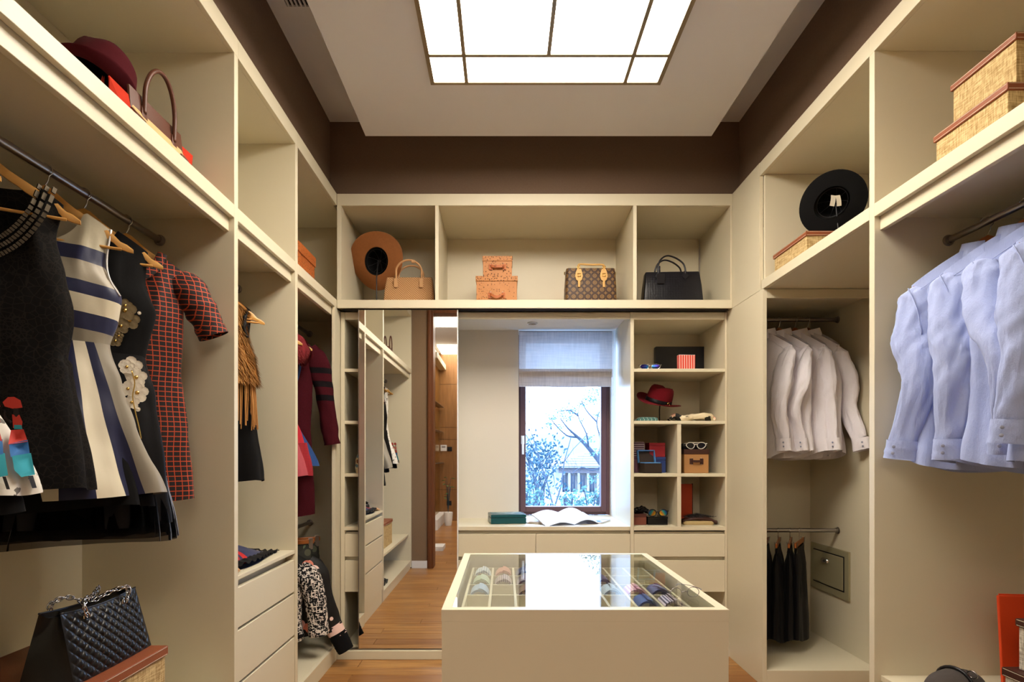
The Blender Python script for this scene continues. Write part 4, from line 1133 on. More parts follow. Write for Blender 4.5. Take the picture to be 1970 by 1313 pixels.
# ---------------- middle bay: fur vest and black skirt
Yf = 2.61
hanger('pale hanger tip sticking out of the tan fur vest', dress_at(Yf), A30)
g = garment('fur_vest', 'tan fur vest with long leather fringe in the left middle bay', 'vest', dress_at(Yf), A30)
MAT['fur_skin'] = cloth('tan_fur_base', '9a6630', .95)
n = NT('tan_fur', 'b07838', .8); n.color(n.mix(n.node('ShaderNodeTexNoise', {'Scale': 40.0}).outputs[0], '8a5520', 'd09a55')); MAT['tan_fur'] = n.m
zb = local_z(740, Yf, .2)
rows = [(-.145, .175), (-.22, .155), (-.30, .175), (-.40, .205), (zb, .222)]
thv = ((0, .03), (.2, .055), (1, .07))
def fur_tufts(m_, rows, th, n_t, L, seed, zr, hw0):
    rn_ = random.Random(seed)
    for _ in range(n_t):
        a = rn_.uniform(0, 2*math.pi); c, s = math.cos(a), math.sin(a); cx = math.copysign(abs(c)**.78, c); sy = math.copysign(abs(s)**.9, s)
        z = rn_.uniform(zr[1], zr[0]); xt = cx*hw0
        zt = hz_(max(abs(xt), .075))+.008
        if abs(xt) < .075: zt -= .1*(1-(xt/.075)**2) if s < 0 else .02
        if z > zt: z = zt-.005
        v = (z-zt)/(rows[-1][0]-zt); hw = srow(rows, z); t_h = srow(th, v)
        p = Vector((cx*hw, sy*t_h, z)); nn = Vector((c*.7, s, 0)).normalized()
        l = L*rn_.uniform(.6, 1.2); tip = p+nn*l*.55+Vector((rn_.uniform(-.3, .3)*l, rn_.uniform(-.3, .3)*l, -l*.8))
        w_ = Vector((-s, c, 0)).normalized()*.0035
        m_.add([p-w_, p+w_, tip+w_*.15, tip-w_*.15], [(0, 1, 2, 3)])
m_ = MB(); body(m_, rows, neck=.075, dipf=.10, k=3, amp=((0, 0), (1, .004)), th=thv, seed=30, nv=24); m_.build('body', 'fur_skin', g, smooth=True)
m_ = MB(); fur_tufts(m_, rows, thv, 9000, .028, 31, (-.10, zb), .175); m_.build('fur', 'tan_fur', g)['kind'] = 'stuff'
m_ = MB(); limb(m_, [(.17, -.02, -.17), (.153, -.035, -.24), (.168, -.035, -.30)], ((0, .004), (.5, .010), (1, .004)), ((0, .004), (1, .004)), n_=8); m_.build('armhole_lining', 'black_satin', g, smooth=True)
m_ = MB(); rn = random.Random(9)
for k in range(110):
    a = 2*math.pi*k/110; c, s = math.cos(a), math.sin(a); cx = math.copysign(abs(c)**.78, c); x0_, y0_ = cx*.205, s*.06
    L_ = .22+rn.uniform(-.03, .02); dx_ = rn.uniform(-.012, .012)
    m_.box(-.0022, .0022, -.0008, .0008, -L_, 0, M=Matrix.Translation((x0_, y0_, zb+.02)) @ Matrix.Rotation(dx_*5, 4, 'Y') @ Matrix.Rotation(rn.uniform(-1, 1), 4, 'Z'))
m_.build('leather_fringe', 'fringe', g)['kind'] = 'stuff'
Ys = 2.68
hanger('wooden hanger behind the fur vest carrying the black flared dress', dress_at(Ys), A30)
g = garment('dress', 'plain black flared dress behind the fringe of the fur vest', 'dress', dress_at(Ys), A30)
zhm = local_z(925, Ys, .21)
m_ = MB(); body(m_, [(-.16, .16), (-.3, .15), (-.45, .14), (zhm, .225)], k=4, amp=((0, 0), (.5, .004), (1, .018)), seed=33); m_.build('body', 'black_cloth', g, smooth=True)

# ---------------- corner bay: coats
gg = 'coats and dresses in the left corner bay'
for Y_, lb in ((3.12, 'wooden hanger of the salmon dress in the left corner bay'), (3.20, 'wooden hanger of the red dress in the left corner bay'), (3.30, 'pale hanger tip beside the red fur collar'), (3.37, 'wooden hanger of the blue dress in the left corner bay'), (3.44, 'wooden hanger of the maroon cardigan in the left corner bay')):
    hanger(lb, dress_at(Y_), A30)
def simple_dress(label, Y_, rows, mat, seed, name='dress', k=4, amp=.018, cat='dress', **kw):
    g = garment(name, label, cat, dress_at(Y_), A30, gg)
    m_ = MB(); body(m_, rows, k=k, amp=((0, 0), (.4, .003), (1, amp)), seed=seed, **kw); m_.build('body', mat, g, smooth=True)
    return g
lz = local_z
simple_dress('salmon pink flared dress, nearest in the left corner bay', 3.12, [(-.16, .16), (-.3, .16), (-.5, .13), (lz(917, 3.12, .23), .262)], 'salmon', 41)
g = simple_dress('bright red dress with a black flecked knit hem', 3.20, [(-.16, .16), (-.3, .16), (-.5, .13), (lz(856, 3.2, .23), .235)], 'red_cloth', 42)
zc = lz(856, 3.2, .23)
m_ = MB(); body(m_, [(zc+.01, .236), (lz(915, 3.2, .26), .285)], z0=zc+.01, th=((0, .082), (1, .09)), k=4, amp=((0, .014), (1, .02)), seed=42, nv=12); m_.build('hem_panel', 'red_knit', g, smooth=True)
g = simple_dress('long blue wool dress hanging beside the maroon cardigan', 3.37, [(-.16, .16), (-.3, .16), (-.5, .12), (-.62, .125), (lz(896, 3.37, .26), .268)], 'blue_wool', 43)
# fur collar coat
g = garment('coat', 'maroon coat with a thick dusty red fur collar', 'coat', dress_at(3.30), A30, gg)
m_ = MB(); body(m_, [(-.16, .17), (-.3, .17), (-.5, .15), (-.75, .165)], k=3, amp=((0, 0), (1, .008)), seed=44); m_.build('body', 'maroon', g, smooth=True)
MAT['fur_red_skin'] = cloth('red_fur_base', '7c262c', .95)
n = NT('red_fur', '8e3034', .8); n.color(n.mix(n.node('ShaderNodeTexNoise', {'Scale': 40.0}).outputs[0], '6c1c24', 'a8484a')); MAT['red_fur'] = n.m
rws = [(-.10, .12), (-.16, .20), (-.24, .235), (-.31, .20)]
thc = ((0, .05), (.3, .10), (.8, .11), (1, .07))
m_ = MB(); body(m_, rws, neck=.07, dipf=.03, th=thc, k=3, amp=((0, 0), (1, .006)), seed=45, nv=18, top=lambda s: -.085-.22*(abs(s)/.22)**1.3*.5); m_.build('fur_collar', 'fur_red_skin', g, smooth=True)
m_ = MB(); rn = random.Random(46)
for _ in range(5000):
    a = rn.uniform(0, 6.283); c, s = math.cos(a), math.sin(a); cx = math.copysign(abs(c)**.78, c); v = rn.random()
    zt = -.077-.11*(abs(cx*.12)/.22)**1.3; z = zt+(-.31-zt)*v; p = Vector((cx*srow(rws, z), s*srow(thc, v), z))
    nn = Vector((c*.8, s, 0)).normalized(); tip = p+nn*.014+Vector((rn.uniform(-.006, .006), rn.uniform(-.006, .006), -.016)); w_ = Vector((-s, c, 0))*.003
    m_.add([p-w_, p+w_, tip], [(0, 1, 2)])
m_.build('fur', 'red_fur', g)['kind'] = 'stuff'
# maroon cardigan
g = garment('cardigan', 'long maroon knit cardigan with black bands on its sleeve', 'cardigan', dress_at(3.44), A30, gg)
m_ = MB(); body(m_, [(-.16, .2), (-.35, .2), (-.7, .185), (lz(990, 3.44, .2), .206)], k=3, amp=((0, 0), (1, .010)), seed=47); m_.build('body', 'maroon', g, smooth=True)
for s_ in (1, -1):
    m_ = MB(); limb(m_, [(s_*.175, 0, -.19), (s_*.235, 0, -.28), (s_*.27, -.01, -.45), (s_*.298, -.012, -.66), (s_*.315, -.012, lz(862, 3.44, .3)+.02)], ((0, .05), (.25, .068), (.6, .052), (1, .05)), ((0, .03), (.3, .045), (1, .035)), seed=48); m_.build('sleeve', 'maroon_stripe', g, smooth=True)
# lower rail of the corner bay
LZ = .83
def low(Y_): return (-1.36, Y_, LZ)
hanger('black padded hanger of the tweed jacket on the lower rail', low(3.26), A30, 'black_plastic')
g = garment('jacket', 'black and white tweed jacket with a black hem band on the lower left rail', 'jacket', low(3.26), A30)
m_ = MB(); body(m_, [(-.165, .205), (-.3, .205), (-.5, .2), (-.60, .21)], k=3, amp=((0, 0), (1, .01)), th=((0, .02), (.25, .07), (1, .085)), seed=51, neck=.09, dipf=.12); m_.build('body', 'tweed', g, smooth=True)
m_ = MB(); body(m_, [(-.565, .214), (-.58, .216)], z0=-.562, th=((0, .09), (1, .09)), k=3, amp=((0, .01), (1, .01)), seed=51, nv=3); m_.build('hem_band', 'black_wool', g, smooth=True)
for s_ in (1, -1):
    m_ = MB(); limb(m_, [(s_*.175, -.01, -.19), (s_*.235, -.03, -.26), (s_*.27, -.045, -.42), (s_*.285, -.05, -.585)], ((0, .05), (.25, .07), (.6, .062), (1, .055)), ((0, .03), (.3, .052), (1, .045)), seed=52); m_.build('sleeve', 'tweed', g, smooth=True)
hanger('black hanger of the black floral jacket on the lower rail', low(3.40), A30, 'black_plastic')
g = garment('jacket', 'black jacket with pink flowers, one sleeve trailing over the wardrobe edge', 'jacket', low(3.40), A30)
m_ = MB(); body(m_, [(-.165, .205), (-.3, .205), (-.5, .2), (-.62, .21)], k=3, amp=((0, 0), (1, .01)), seed=53, neck=.09, dipf=.12); m_.build('body', 'floral_pink', g, smooth=True)
def lp(px, py, s, Y_): return (s, None, ZZ(py, Y_+.5*s)-LZ)
sp = [(.18, 0, -.18), (.235, -.02, -.25), (.275, -.04, -.42), (.33, -.06, -.60), (.385, -.085, -.70)]
m_ = MB(); limb(m_, sp[:4], ((0, .05), (.25, .065), (1, .055)), ((0, .03), (.4, .045), (1, .038)), seed=54); m_.build('sleeve', 'floral_pink', g, smooth=True)
m_ = MB(); limb(m_, [(.322, -.058, -.575), (.355, -.072, -.64)], ((0, .056), (1, .053)), ((0, .039), (1, .036)), seed=54, sub=6, wr=.002); m_.build('pale_band', plain('pale_pink', 'e6c4ba', .8), g, smooth=True)
m_ = MB(); limb(m_, [(.345, -.068, -.62), (.372, -.08, -.68), (.395, -.09, -.73)], ((0, .055), (1, .05)), ((0, .038), (1, .033)), seed=55, sub=6, wr=.002); m_.build('cuff', 'black_wool', g, smooth=True)
m_ = MB(); limb(m_, [(-.18, 0, -.18), (-.235, -.02, -.25), (-.26, -.03, -.42), (-.27, -.03, -.60)], ((0, .05), (.25, .065), (1, .055)), ((0, .03), (.4, .045), (1, .038)), seed=56); m_.build('sleeve', 'floral_pink', g, smooth=True)
def trousers(label, loc, rz, mat, zh, seed, w0=.16, w1=.19, group=None, z_top=-.10):
    g = garment('trousers', label, 'trousers', loc, rz, group)
    m_ = MB(); body(m_, [(z_top-.001, w0), (z_top-.12, w0*1.02), (zh, w1)], z0=z_top, th=((0, .008), (.2, .03), (1, .048)), k=5, amp=((0, .001), (.3, .006), (1, .010)), seed=seed, nu=64, nv=30, hemwave=.012)
    m_.build('legs', mat, g, smooth=True)
    m_ = MB(); body(m_, [(z_top+.002, w0+.002), (z_top-.032, w0+.003)], z0=z_top+.003, th=((0, .0095), (1, .014)), k=5, amp=((0, .001), (1, .002)), seed=seed, nu=64, nv=3, hemwave=0, wr=0)
    m_.build('waistband', mat, g, smooth=True)
    return g
for k_, Y_ in enumerate((3.56, 3.68)):
    clip_hanger(('clip hanger of the nearer dark floral skirt', 'clip hanger of the farther dark floral skirt')[k_], low(Y_), A30)
    trousers(('dark floral trousers in front on the lower left rail', 'dark floral trousers behind on the lower left rail')[k_], low(Y_), A30, 'floral_dark', -.55, 60+k_, group='dark floral trousers')

# ================================================================ SHIRTS
def shirt(label, loc, rz, mat, seed, group, hem=-.88, sleeves=((.30, -.03), (.30, -.03)), cuff_z=-.82, pocket=False):
    g = garment('shirt', label, 'shirt', loc, rz, group)
    rows = [(-.20, .225), (-.30, .215), (-.42, .235), (-.65, .228), (hem, .25)]
    m_ = MB(); body(m_, rows, neck=.07, dipf=.035, dipb=.01, k=5, amp=((0, 0), (.3, .006), (.7, .014), (1, .018)), th=((0, .03), (.2, .065), (1, .085)), seed=seed, nu=110, nv=70, wr=.006, hembow=.05, hemwave=.008)
    m_.build('body', mat, g, smooth=True)
    # collar: stand and folded leaf
    m_ = MB(); N_ = 30
    def col(u, v):
        a = R(-90+14)+(2*math.pi-R(28))*u; q = (1-math.cos(a+R(90)))/2      # 0 front .. 1 back
        r_ = .062; zb_ = hz_(.06)+.006-.022*(1-q)
        prof = [(0, -.012), (.004, .030+.008*q), (.012, .032+.008*q), (.026, -.012+.012*q-.02*(1-q)), ]
        f = v*3; i = min(2, int(f)); t = f-i; o_ = prof[i][0]*(1-t)+prof[i+1][0]*t; h_ = prof[i][1]*(1-t)+prof[i+1][1]*t
        return Vector(((r_+o_)*math.cos(a), (r_*.8+o_)*math.sin(a), zb_+h_))
    m_.grid(col, N_, 9); m_.build('collar', mat, g, smooth=60)
    # placket on the front
    m_ = MB(); pts = []
    def sfy(z):
        v = (z+.13)/(hem+.13); return -(srow(((0, .02), (.2, .06), (1, .085)), v))-.016
    pts = [(0, sfy(z), z) for z in [-.16-(abs(hem)-.19)*k/12 for k in range(13)]]
    limb(m_, pts, ((0, .015), (1, .015)), ((0, .003), (1, .003)), n_=8, sub=2, wr=0); m_.build('placket', mat, g, smooth=50)
    for k in range(6):
        z = -.2-k*.105
        MB().lathe([(.0055, 0), (.0055, .002), (.004, .0028)], 12, M=Matrix.Translation((0, sfy(z)-.003, z)) @ Matrix.Rotation(R(90), 4, 'X')).build('button', 'button', g, smooth=40)
    if pocket:
        m_ = MB().grid(lambda u, v: Vector((.06+.10*u, sfy(-.33-.11*v)+.004*abs(u-.5)-.0+.012*u, -.33-.11*v)), 6, 6); m_.build('pocket', mat, g, smooth=True)
    for s_, (xo, yo) in zip((1, -1), sleeves):
        bend = 1 if (seed+s_) % 2 else .4
        pts = [(s_*.196, 0, -.208), (s_*.200, yo*.4-.008, -.27), (s_*(.155+xo*.25), yo*1.2-.02, -.42), (s_*(.13+xo*.42)-s_*.03*bend, yo*1.7-.03*bend-.01, -.58), (s_*xo, yo*1.2-.02, cuff_z+.055)]
        m_ = MB(); limb(m_, pts, ((0, .028), (.06, .040), (.2, .066), (.5, .072), (.75, .058), (1, .046)), ((0, .014), (.2, .026), (.6, .030), (1, .020)), seed=seed*3+s_, n_=40, sub=22, wr=.0035, fold=.003)
        m_.build('sleeve', mat, g, smooth=True)
        e = Vector(pts[-1]); d = (e-Vector(pts[-2])).normalized(); d = (d+Vector((0, 0, -1))).normalized()
        m_ = MB(); limb(m_, [e+Vector((0, 0, .006)), e+d*.03, e+d*.066], ((0, .053), (1, .056)), ((0, .030), (1, .028)), n_=24, sub=4, wr=.002, seed=seed)
        m_.build('cuff', mat, g, smooth=50)
        for q in (.018, .042):
            c_ = e+d*q
            MB().lathe([(.0055, 0), (.0055, .002), (.004, .0028)], 12, M=Matrix.Translation((c_.x+s_*.03, c_.y-.028, c_.z)) @ Matrix.Rotation(R(90), 4, 'X')).build('button', 'button', g, smooth=40)
        m_ = MB(); m_.tube([(s_*(.232+.006), -.03, -.215), (s_*.215, -.062, -.30), (s_*.20, -.07, -.40)], .0022, 5, sub=5); m_.build('shoulder_seam', mat, g, smooth=True)
    # yoke seam
    m_ = MB(); m_.tube([(x_, -.030-.02*(1-abs(x_)/.22), hz_(x_)-.035) for x_ in (-.20, -.14, -.09, .09, .14, .20)], .0015, 5, sub=3); m_.build('yoke_seam', mat, g, smooth=True)
    return g
gb = 'light blue shirts in the right near bay'
bl = ['light blue shirt, leftmost of the row in the right bay, its cuff hanging free', 'light blue shirt, second from the left, buttoned cuff in front', 'light blue shirt, third from the left, with a puffed bent elbow', 'light blue shirt, partly cut off by the right edge of the view']
for k_, (Y_, sv) in enumerate(((2.065, ((.27, -.03), (.255, -.02))), (1.908, ((.27, -.03), (.21, -.05))), (1.77, ((.27, -.03), (.16, -.075))), (1.62, ((.27, -.03), (.245, -.04))))):
    hanger(['red brown wooden hanger of the leftmost blue shirt', 'red brown wooden hanger of the second blue shirt', 'red brown wooden hanger of the third blue shirt', 'red brown wooden hanger of the blue shirt at the right edge'][k_], (1.746, Y_, 2.146), -A30, 'hanger_red')
    shirt(bl[k_], (1.746, Y_, 2.146), -A30, 'blue_shirt', 70+k_, gb, sleeves=sv, cuff_z=(-.85, -.85, -.83, -.8)[k_])
gw = 'white shirts in the right corner niche'
wl = ['white shirt, rightmost of the four, its sleeve swinging out to the right', 'white shirt, second from the right, with a buttoned cuff', 'white shirt, third from the right, its elbow bent forward', 'white shirt with a chest pocket, leftmost of the four']
for k_, X_ in enumerate((1.92, 1.84, 1.738, 1.64)):
    hanger(['wooden hanger of the rightmost white shirt', 'wooden hanger of the white shirt second from the right', 'wooden hanger of the white shirt third from the right', 'wooden hanger of the leftmost white shirt'][k_], (X_, 3.62, 2.16), R(-70), 'hanger_red')
    shirt(wl[k_], (X_, 3.62, 2.16), R(-70), 'white_shirt', 80+k_, gw, hem=-.86, sleeves=(((.32, .06), (.25, 0)), ((.26, .02), (.25, 0)), ((.21, -.03), (.25, 0)), ((.22, -.04), (.25, 0)))[k_], cuff_z=-.82, pocket=(k_ == 3))
tl_ = ['black trousers, rightmost of the four on the low rail', 'black trousers, second from the right on the low rail', 'black trousers, third from the right on the low rail', 'black trousers, leftmost of the four on the low rail']
for k_, X_ in enumerate((XX(1538, 3.62), XX(1520, 3.62), XX(1497, 3.62), XX(1474, 3.62))):
    clip_hanger(['clip hanger of the rightmost black trousers', 'clip hanger of the black trousers second from the right', 'clip hanger of the black trousers third from the right', 'clip hanger of the leftmost black trousers'][k_], (X_, 3.62, .826), R(-125 if k_ == 0 else -119), group='clip hangers of the black trousers')
    trousers(tl_[k_], (X_, 3.62, .826), R(-125 if k_ == 0 else -119), 'black_satin', -.655, 90+k_, w0=.155, w1=.185, group='black trousers on the low rail')
# ================================================================ THINGS ON THE SHELVES
def rot_to(axis):                 # matrix turning +Z into the given axis
    return Vector(axis).normalized().to_track_quat('Z', 'Y').to_matrix().to_4x4()
MAT['hat_brown'] = cloth('brown_felt', '8c5832', .95, bump=.1)
MAT['hat_black'] = cloth('black_felt', '0f0f10', .95, bump=.1)
MAT['hat_red'] = cloth('crimson_felt', '640e18', .95, bump=.1)
MAT['hat_burgundy'] = cloth('burgundy_felt', '4a0f18', .9, bump=.1)
def hat(label, loc, axis, spin, mat, rc=.085, hc=.11, rb=.17, wave=.02, waves=2, bandmat='black_satin', band=True, buckle=False, ph=0, dent=.02, lining=None):
    t = thing('hat', label, 'hat', loc)
    Mx = rot_to(axis) @ Matrix.Rotation(spin, 4, 'Z')
    n_ = 48
    def ring(r, z, crown=False, sx=1.0, sy=1.15):
        out = []
        for k in range(n_):
            a = 2*math.pi*k/n_; zz_ = z
            if crown: zz_ = z-dent*max(0, 1-abs(math.cos(a))*r/rc*2.2)*(1-r/rc*.3)
            out.append((sx*r*math.cos(a), sy*r*math.sin(a), zz_))
        return out
    prof = [(rc, 0), (rc*.985, hc*.35), (rc*.93, hc*.7), (rc*.86, hc*.88), (rc*.74, hc*.98), (rc*.5, hc*1.0), (rc*.25, hc*.99), (rc*.03, hc*.985)]
    rs_ = [ring(r, z, z > hc*.8) for r, z in prof]
    inner = [ring(max(r-.003, .001), z-.003*(z > hc*.5), z > hc*.8) for r, z in prof][::-1]
    m_ = MB(); m_.rings(rs_, cap=False, M=Mx); m_.build('crown', mat, t, smooth=True)
    m_ = MB(); m_.rings(inner, cap=False, M=Mx); m_.build('lining', lining or 'black_cloth', t, smooth=True)
    def brim(q, under):
        out = []; r = rc+(rb-rc)*q
        for k in range(n_):
            a = 2*math.pi*k/n_
            z = wave*q**1.4*math.cos(waves*a+ph)+.012*q*q-(.0028 if under else 0)
            out.append((r*math.cos(a), (rc*1.15+(rb-rc)*q)*math.sin(a), z))
        return out
    qs = [i/8 for i in range(9)]
    m_ = MB(); m_.rings([brim(q, False) for q in qs]+[brim(q, True) for q in qs[::-1]], cap=False, closed=True, M=Mx); m_.build('brim', mat, t, smooth=50)
    if band:
        m_ = MB(); m_.rings([[(p[0]*f, p[1]*f, z) for p in ring(rc, 0)] for f, z in ((1.0, .002), (1.025, .004), (1.012, .026), (.99, .028))], cap=False, M=Mx); m_.build('band', bandmat, t, smooth=50)
    if buckle:
        a = R(buckle); c = (rc*1.035*math.cos(a), rc*1.15*1.035*math.sin(a), .015)
        T_ = Mx @ Matrix.Translation(c) @ Matrix.Rotation(a, 4, 'Z')
        MB().tube([(0, .012*math.cos(q), .011*math.sin(q)) for q in [2*math.pi*k/14 for k in range(14)]], .0018, 6, closed=True, M=T_).build('buckle', 'gold', t, smooth=True)
    return t, Mx
def hatstand(label, base, top, cage=None, mat='black_plastic'):
    t = thing('hat_stand', label, 'hat stand', base)
    b = Vector(base); p = Vector(top)-b
    MB().lathe([(.001, 0), (.06, 0), (.06, .004), (.01, .008), (.005, .012)], 24).build('foot', mat, t, smooth=40)
    MB().tube([(0, 0, .004), (p.x*0, 0, p.z*.6), (p.x, p.y, p.z)], .0038, 8).build('pole', mat, t, smooth=50)
    if cage:
        Mx, r_ = cage; m_ = MB(); off = Matrix.Translation(-b)
        MB().tube([Mx @ Vector((r_*math.cos(a), r_*1.12*math.sin(a), .012)) for a in [2*math.pi*k/24 for k in range(24)]], .0016, 5, closed=True, M=off).build('wire_ring', mat, t, smooth=True)
        for j in range(4):
            a = j*math.pi/4
            pts = [Mx @ Vector((r_*math.cos(q)*math.cos(a), r_*1.12*math.cos(q)*math.sin(a), .012+.062*math.sin(q))) for q in [math.pi*k/12 for k in range(13)]]
            MB().tube(pts, .0014, 5, M=off).build('wire', mat, t, smooth=True)
    return t

# brown wide brimmed hat seen from below
c = P(724, 503, 3.90)
ht, Mx = hat('wide brimmed brown felt hat tilted back on a wire stand, left cubby over the mirror', c, (.12, .86, .30), R(25), 'hat_brown', rc=.082, hc=.11, rb=.182, wave=.040, waves=2, ph=2.4, lining='black_cloth')
Mc = Matrix.Translation(c) @ Mx
hatstand('thin black wire hat stand inside the brown hat', (c.x+.005, 3.885, ZS), (c.x+.005, 3.935, c.z+.02), (Mc, .07))
# black hat on the right
c = P(1600, 391, 2.93)
ht, Mx = hat('black felt hat tilted on its stand with a white label inside, right upper cubby', c, (.58, .62, .42), R(60), 'hat_black', rc=.075, hc=.11, rb=.150, wave=.012, waves=2, ph=1.0)
Mc = Matrix.Translation(c) @ Mx
hatstand('thin metal hat stand inside the black hat', (c.x+.045, 2.95, ZS), (c.x+.045, 2.97, c.z+.01), (Mc, .066), 'black_plastic')
for k, (dx, an) in enumerate(((-.018, 8), (.003, -8))):
    MB().grid(lambda u, v: Vector((.024*(u-.5), -.035-.004*math.sin(v*3), -.055*v)), 3, 5, M=Matrix.Translation((dx-.005, -.02, .015)) @ Matrix.Rotation(R(an), 4, 'Y')).build('care_label', 'white_applique', ht, smooth=True)
# red hat on the shelf by the window
c = P(1266, 775, 3.93)
hat('crimson felt fedora with a black belt band and gold buckle, tilted on a stand', c, (.22, -.26, .86), R(95), 'hat_red', rc=.085, hc=.115, rb=.150, wave=.018, waves=2, ph=0, buckle=172, dent=.025)
hatstand('short black hat stand under the crimson fedora', (c.x+.01, 3.93, 1.527), (c.x+.012, 3.92, c.z+.005))
# burgundy hat top left
c = P(180, 172, 1.93)
hat('large burgundy felt hat on the high left shelf behind the tote bag', c, (.10, .40, .9), R(20), 'hat_burgundy', rc=.098, hc=.155, rb=.135, wave=.02, waves=2, ph=1, dent=.03, band=False)
hatstand('hat stand under the burgundy hat', (c.x, 1.935, ZS), (c.x, 1.945, c.z+.01))

# ---------------- boxes
def linen(name, a, b):
    n = NT(name, a, .95, spec=.15); x, y, z = n.xyz()
    h = n.math('ADD', x, y)
    w1 = n.noise(230, 2, stretch=(1, 1, .12)); w2 = n.noise(230, 2, stretch=(.1, .1, 1.2))
    f = n.math('MULTIPLY', n.math('ADD', w1, w2), .5)
    n.color(n.ramp(f, [(.38, a), (.62, b)])); n.bump(f, .7, .002); return n.m
MAT['linen'] = linen('tan_linen', '9c7f52', 'd6bd8c')
MAT['linen_grey'] = linen('grey_linen', '8d8478', 'd8cfc2')
MAT['lid_brown'] = leather('tan_brown_leather', '8a4a2c', .45)
MAT['lid_dark'] = leather('dark_brown_leather', '3d2019', .45)
MAT['stitch'] = plain('white_thread', 'd9cdb8', .8)
def lidded_box(label, x0, x1, y0, y1, z0, z1, lid_h, bodymat, lidmat, group=None, stitch=True, over=.006, cat='box', name='storage_box', rz=0):
    cx, cy = (x0+x1)/2, (y0+y1)/2
    t = thing(name, label, cat, (cx, cy, z0), rz, group)
    hx, hy = (x1-x0)/2, (y1-y0)/2; H = z1-z0
    MB().box(-hx+over, hx-over, -hy+over, hy-over, 0, H-.004).build('body', bodymat, t, bevel=.002)
    MB().box(-hx, hx, -hy, hy, H-lid_h, H).build('lid', lidmat, t, bevel=.002)
    if stitch:
        m_ = MB(); e = .0006; w_ = .0012
        for zc in (H-lid_h+.004, H-.004):
            m_.box(-hx+.004, hx-.004, -hy-e, -hy+.001, zc-w_/2, zc+w_/2); m_.box(-hx+.004, hx-.004, hy-.001, hy+e, zc-w_/2, zc+w_/2)
            m_.box(-hx-e, -hx+.001, -hy+.004, hy-.004, zc-w_/2, zc+w_/2); m_.box(hx-.001, hx+e, -hy+.004, hy-.004, zc-w_/2, zc+w_/2)
        m_.build('stitching', 'stitch', t)['kind'] = 'stuff'
        for sx in (-1, 1):
            for sy in (-1, 1):
                MB().box(sx*hx-.0045*(sx > 0)-.0005*(sx < 0), sx*hx+.0045*(sx < 0)+.0005*(sx > 0), sy*hy-.0045*(sy > 0)-.0005*(sy < 0), sy*hy+.0045*(sy < 0)+.0005*(sy > 0), H-lid_h+.002, H-.002).build('corner_binding', lidmat, t, bevel=.001)
    return t
gbx = 'linen storage boxes with brown leather lids'
lidded_box('tan linen box, lower and larger of the two stacked on the high right shelf', 1.55, 1.98, 1.76, 2.065, ZS+.001, 2.452, .024, 'linen', 'lid_brown', gbx)
lidded_box('tan linen box, upper and smaller of the two stacked on the high right shelf', 1.58, 1.93, 1.755+.01, 2.025, 2.453, 2.610, .022, 'linen', 'lid_brown', gbx)
lidded_box('tan linen box lying beside the black hat in the right upper cubby', 1.50, 1.82, 2.84, 3.19, ZS+.001, 2.418, .024, 'linen', 'lid_brown', gbx)
lidded_box('tan linen box under the quilted black bag at the lower left', -1.62, -1.15, 1.42, 1.955, .401, .651, .032, 'linen', 'lid_brown', gbx)
lidded_box('grey linen box with dark leather lid, lower of two at the right edge', 1.697, 2.03, 1.60, 1.95, .436, .58, .03, 'linen_grey', 'lid_dark', gbx)
lidded_box('grey linen box with dark leather lid, upper of two at the right edge', 1.726, 2.01, 1.62, 1.93, .581, .751, .026, 'linen_grey', 'lid_dark', gbx)
MAT['orange'] = plain('orange_card', 'd8451a', .5)
t = thing('folder', 'bright orange folder standing behind the grey boxes at the right edge', 'folder', (1.9, 2.03, .436))
MB().box(-.14, .12, -.006, .006, 0, .355).build('cover', 'orange', t, bevel=.002)
MB().box(-.13, .12, .007, .010, 0, .36).build('back_cover', 'orange', t)
t.rotation_euler = (R(-4), 0, R(-6)); t.location = (1.93, 2.04, .437)
# dark grey felt bag on the low right shelf
t = thing('clutch_bag', 'dark grey felt bag with a black buckle strap on the low right shelf', 'bag', (1.60, 2.03, .436), R(15))
m_ = MB(); rs_ = []
for k in range(15):
    q = k/14; x_ = -.12+.24*q; w_ = .055*(math.sin(math.pi*min(1, q*1.0+.0)) ** .35 if 0 < q < 1 else .12)
    rs_.append([(x_, w_*math.cos(a)*1.1, .052*(.35+.65*w_/.055)*(1+math.sin(a))) for a in [2*math.pi*j/18 for j in range(18)]])
m_.rings(rs_).build('body', cloth('charcoal_felt', '4b4542', .95), t, smooth=True)
MB().tube([(.0+.0, .066*math.cos(a), .053+.057*math.sin(a)) for a in [2*math.pi*k/24 for k in range(24)]], .006, 6, closed=True).build('strap', 'black_plastic', t, smooth=True)
MB().tube([(.02+.0, -.045+.017*math.cos(a), .10+.012*math.sin(a)) for a in [2*math.pi*k/14 for k in range(14)]], .0025, 6, closed=True).build('buckle', 'satin', t, smooth=True)
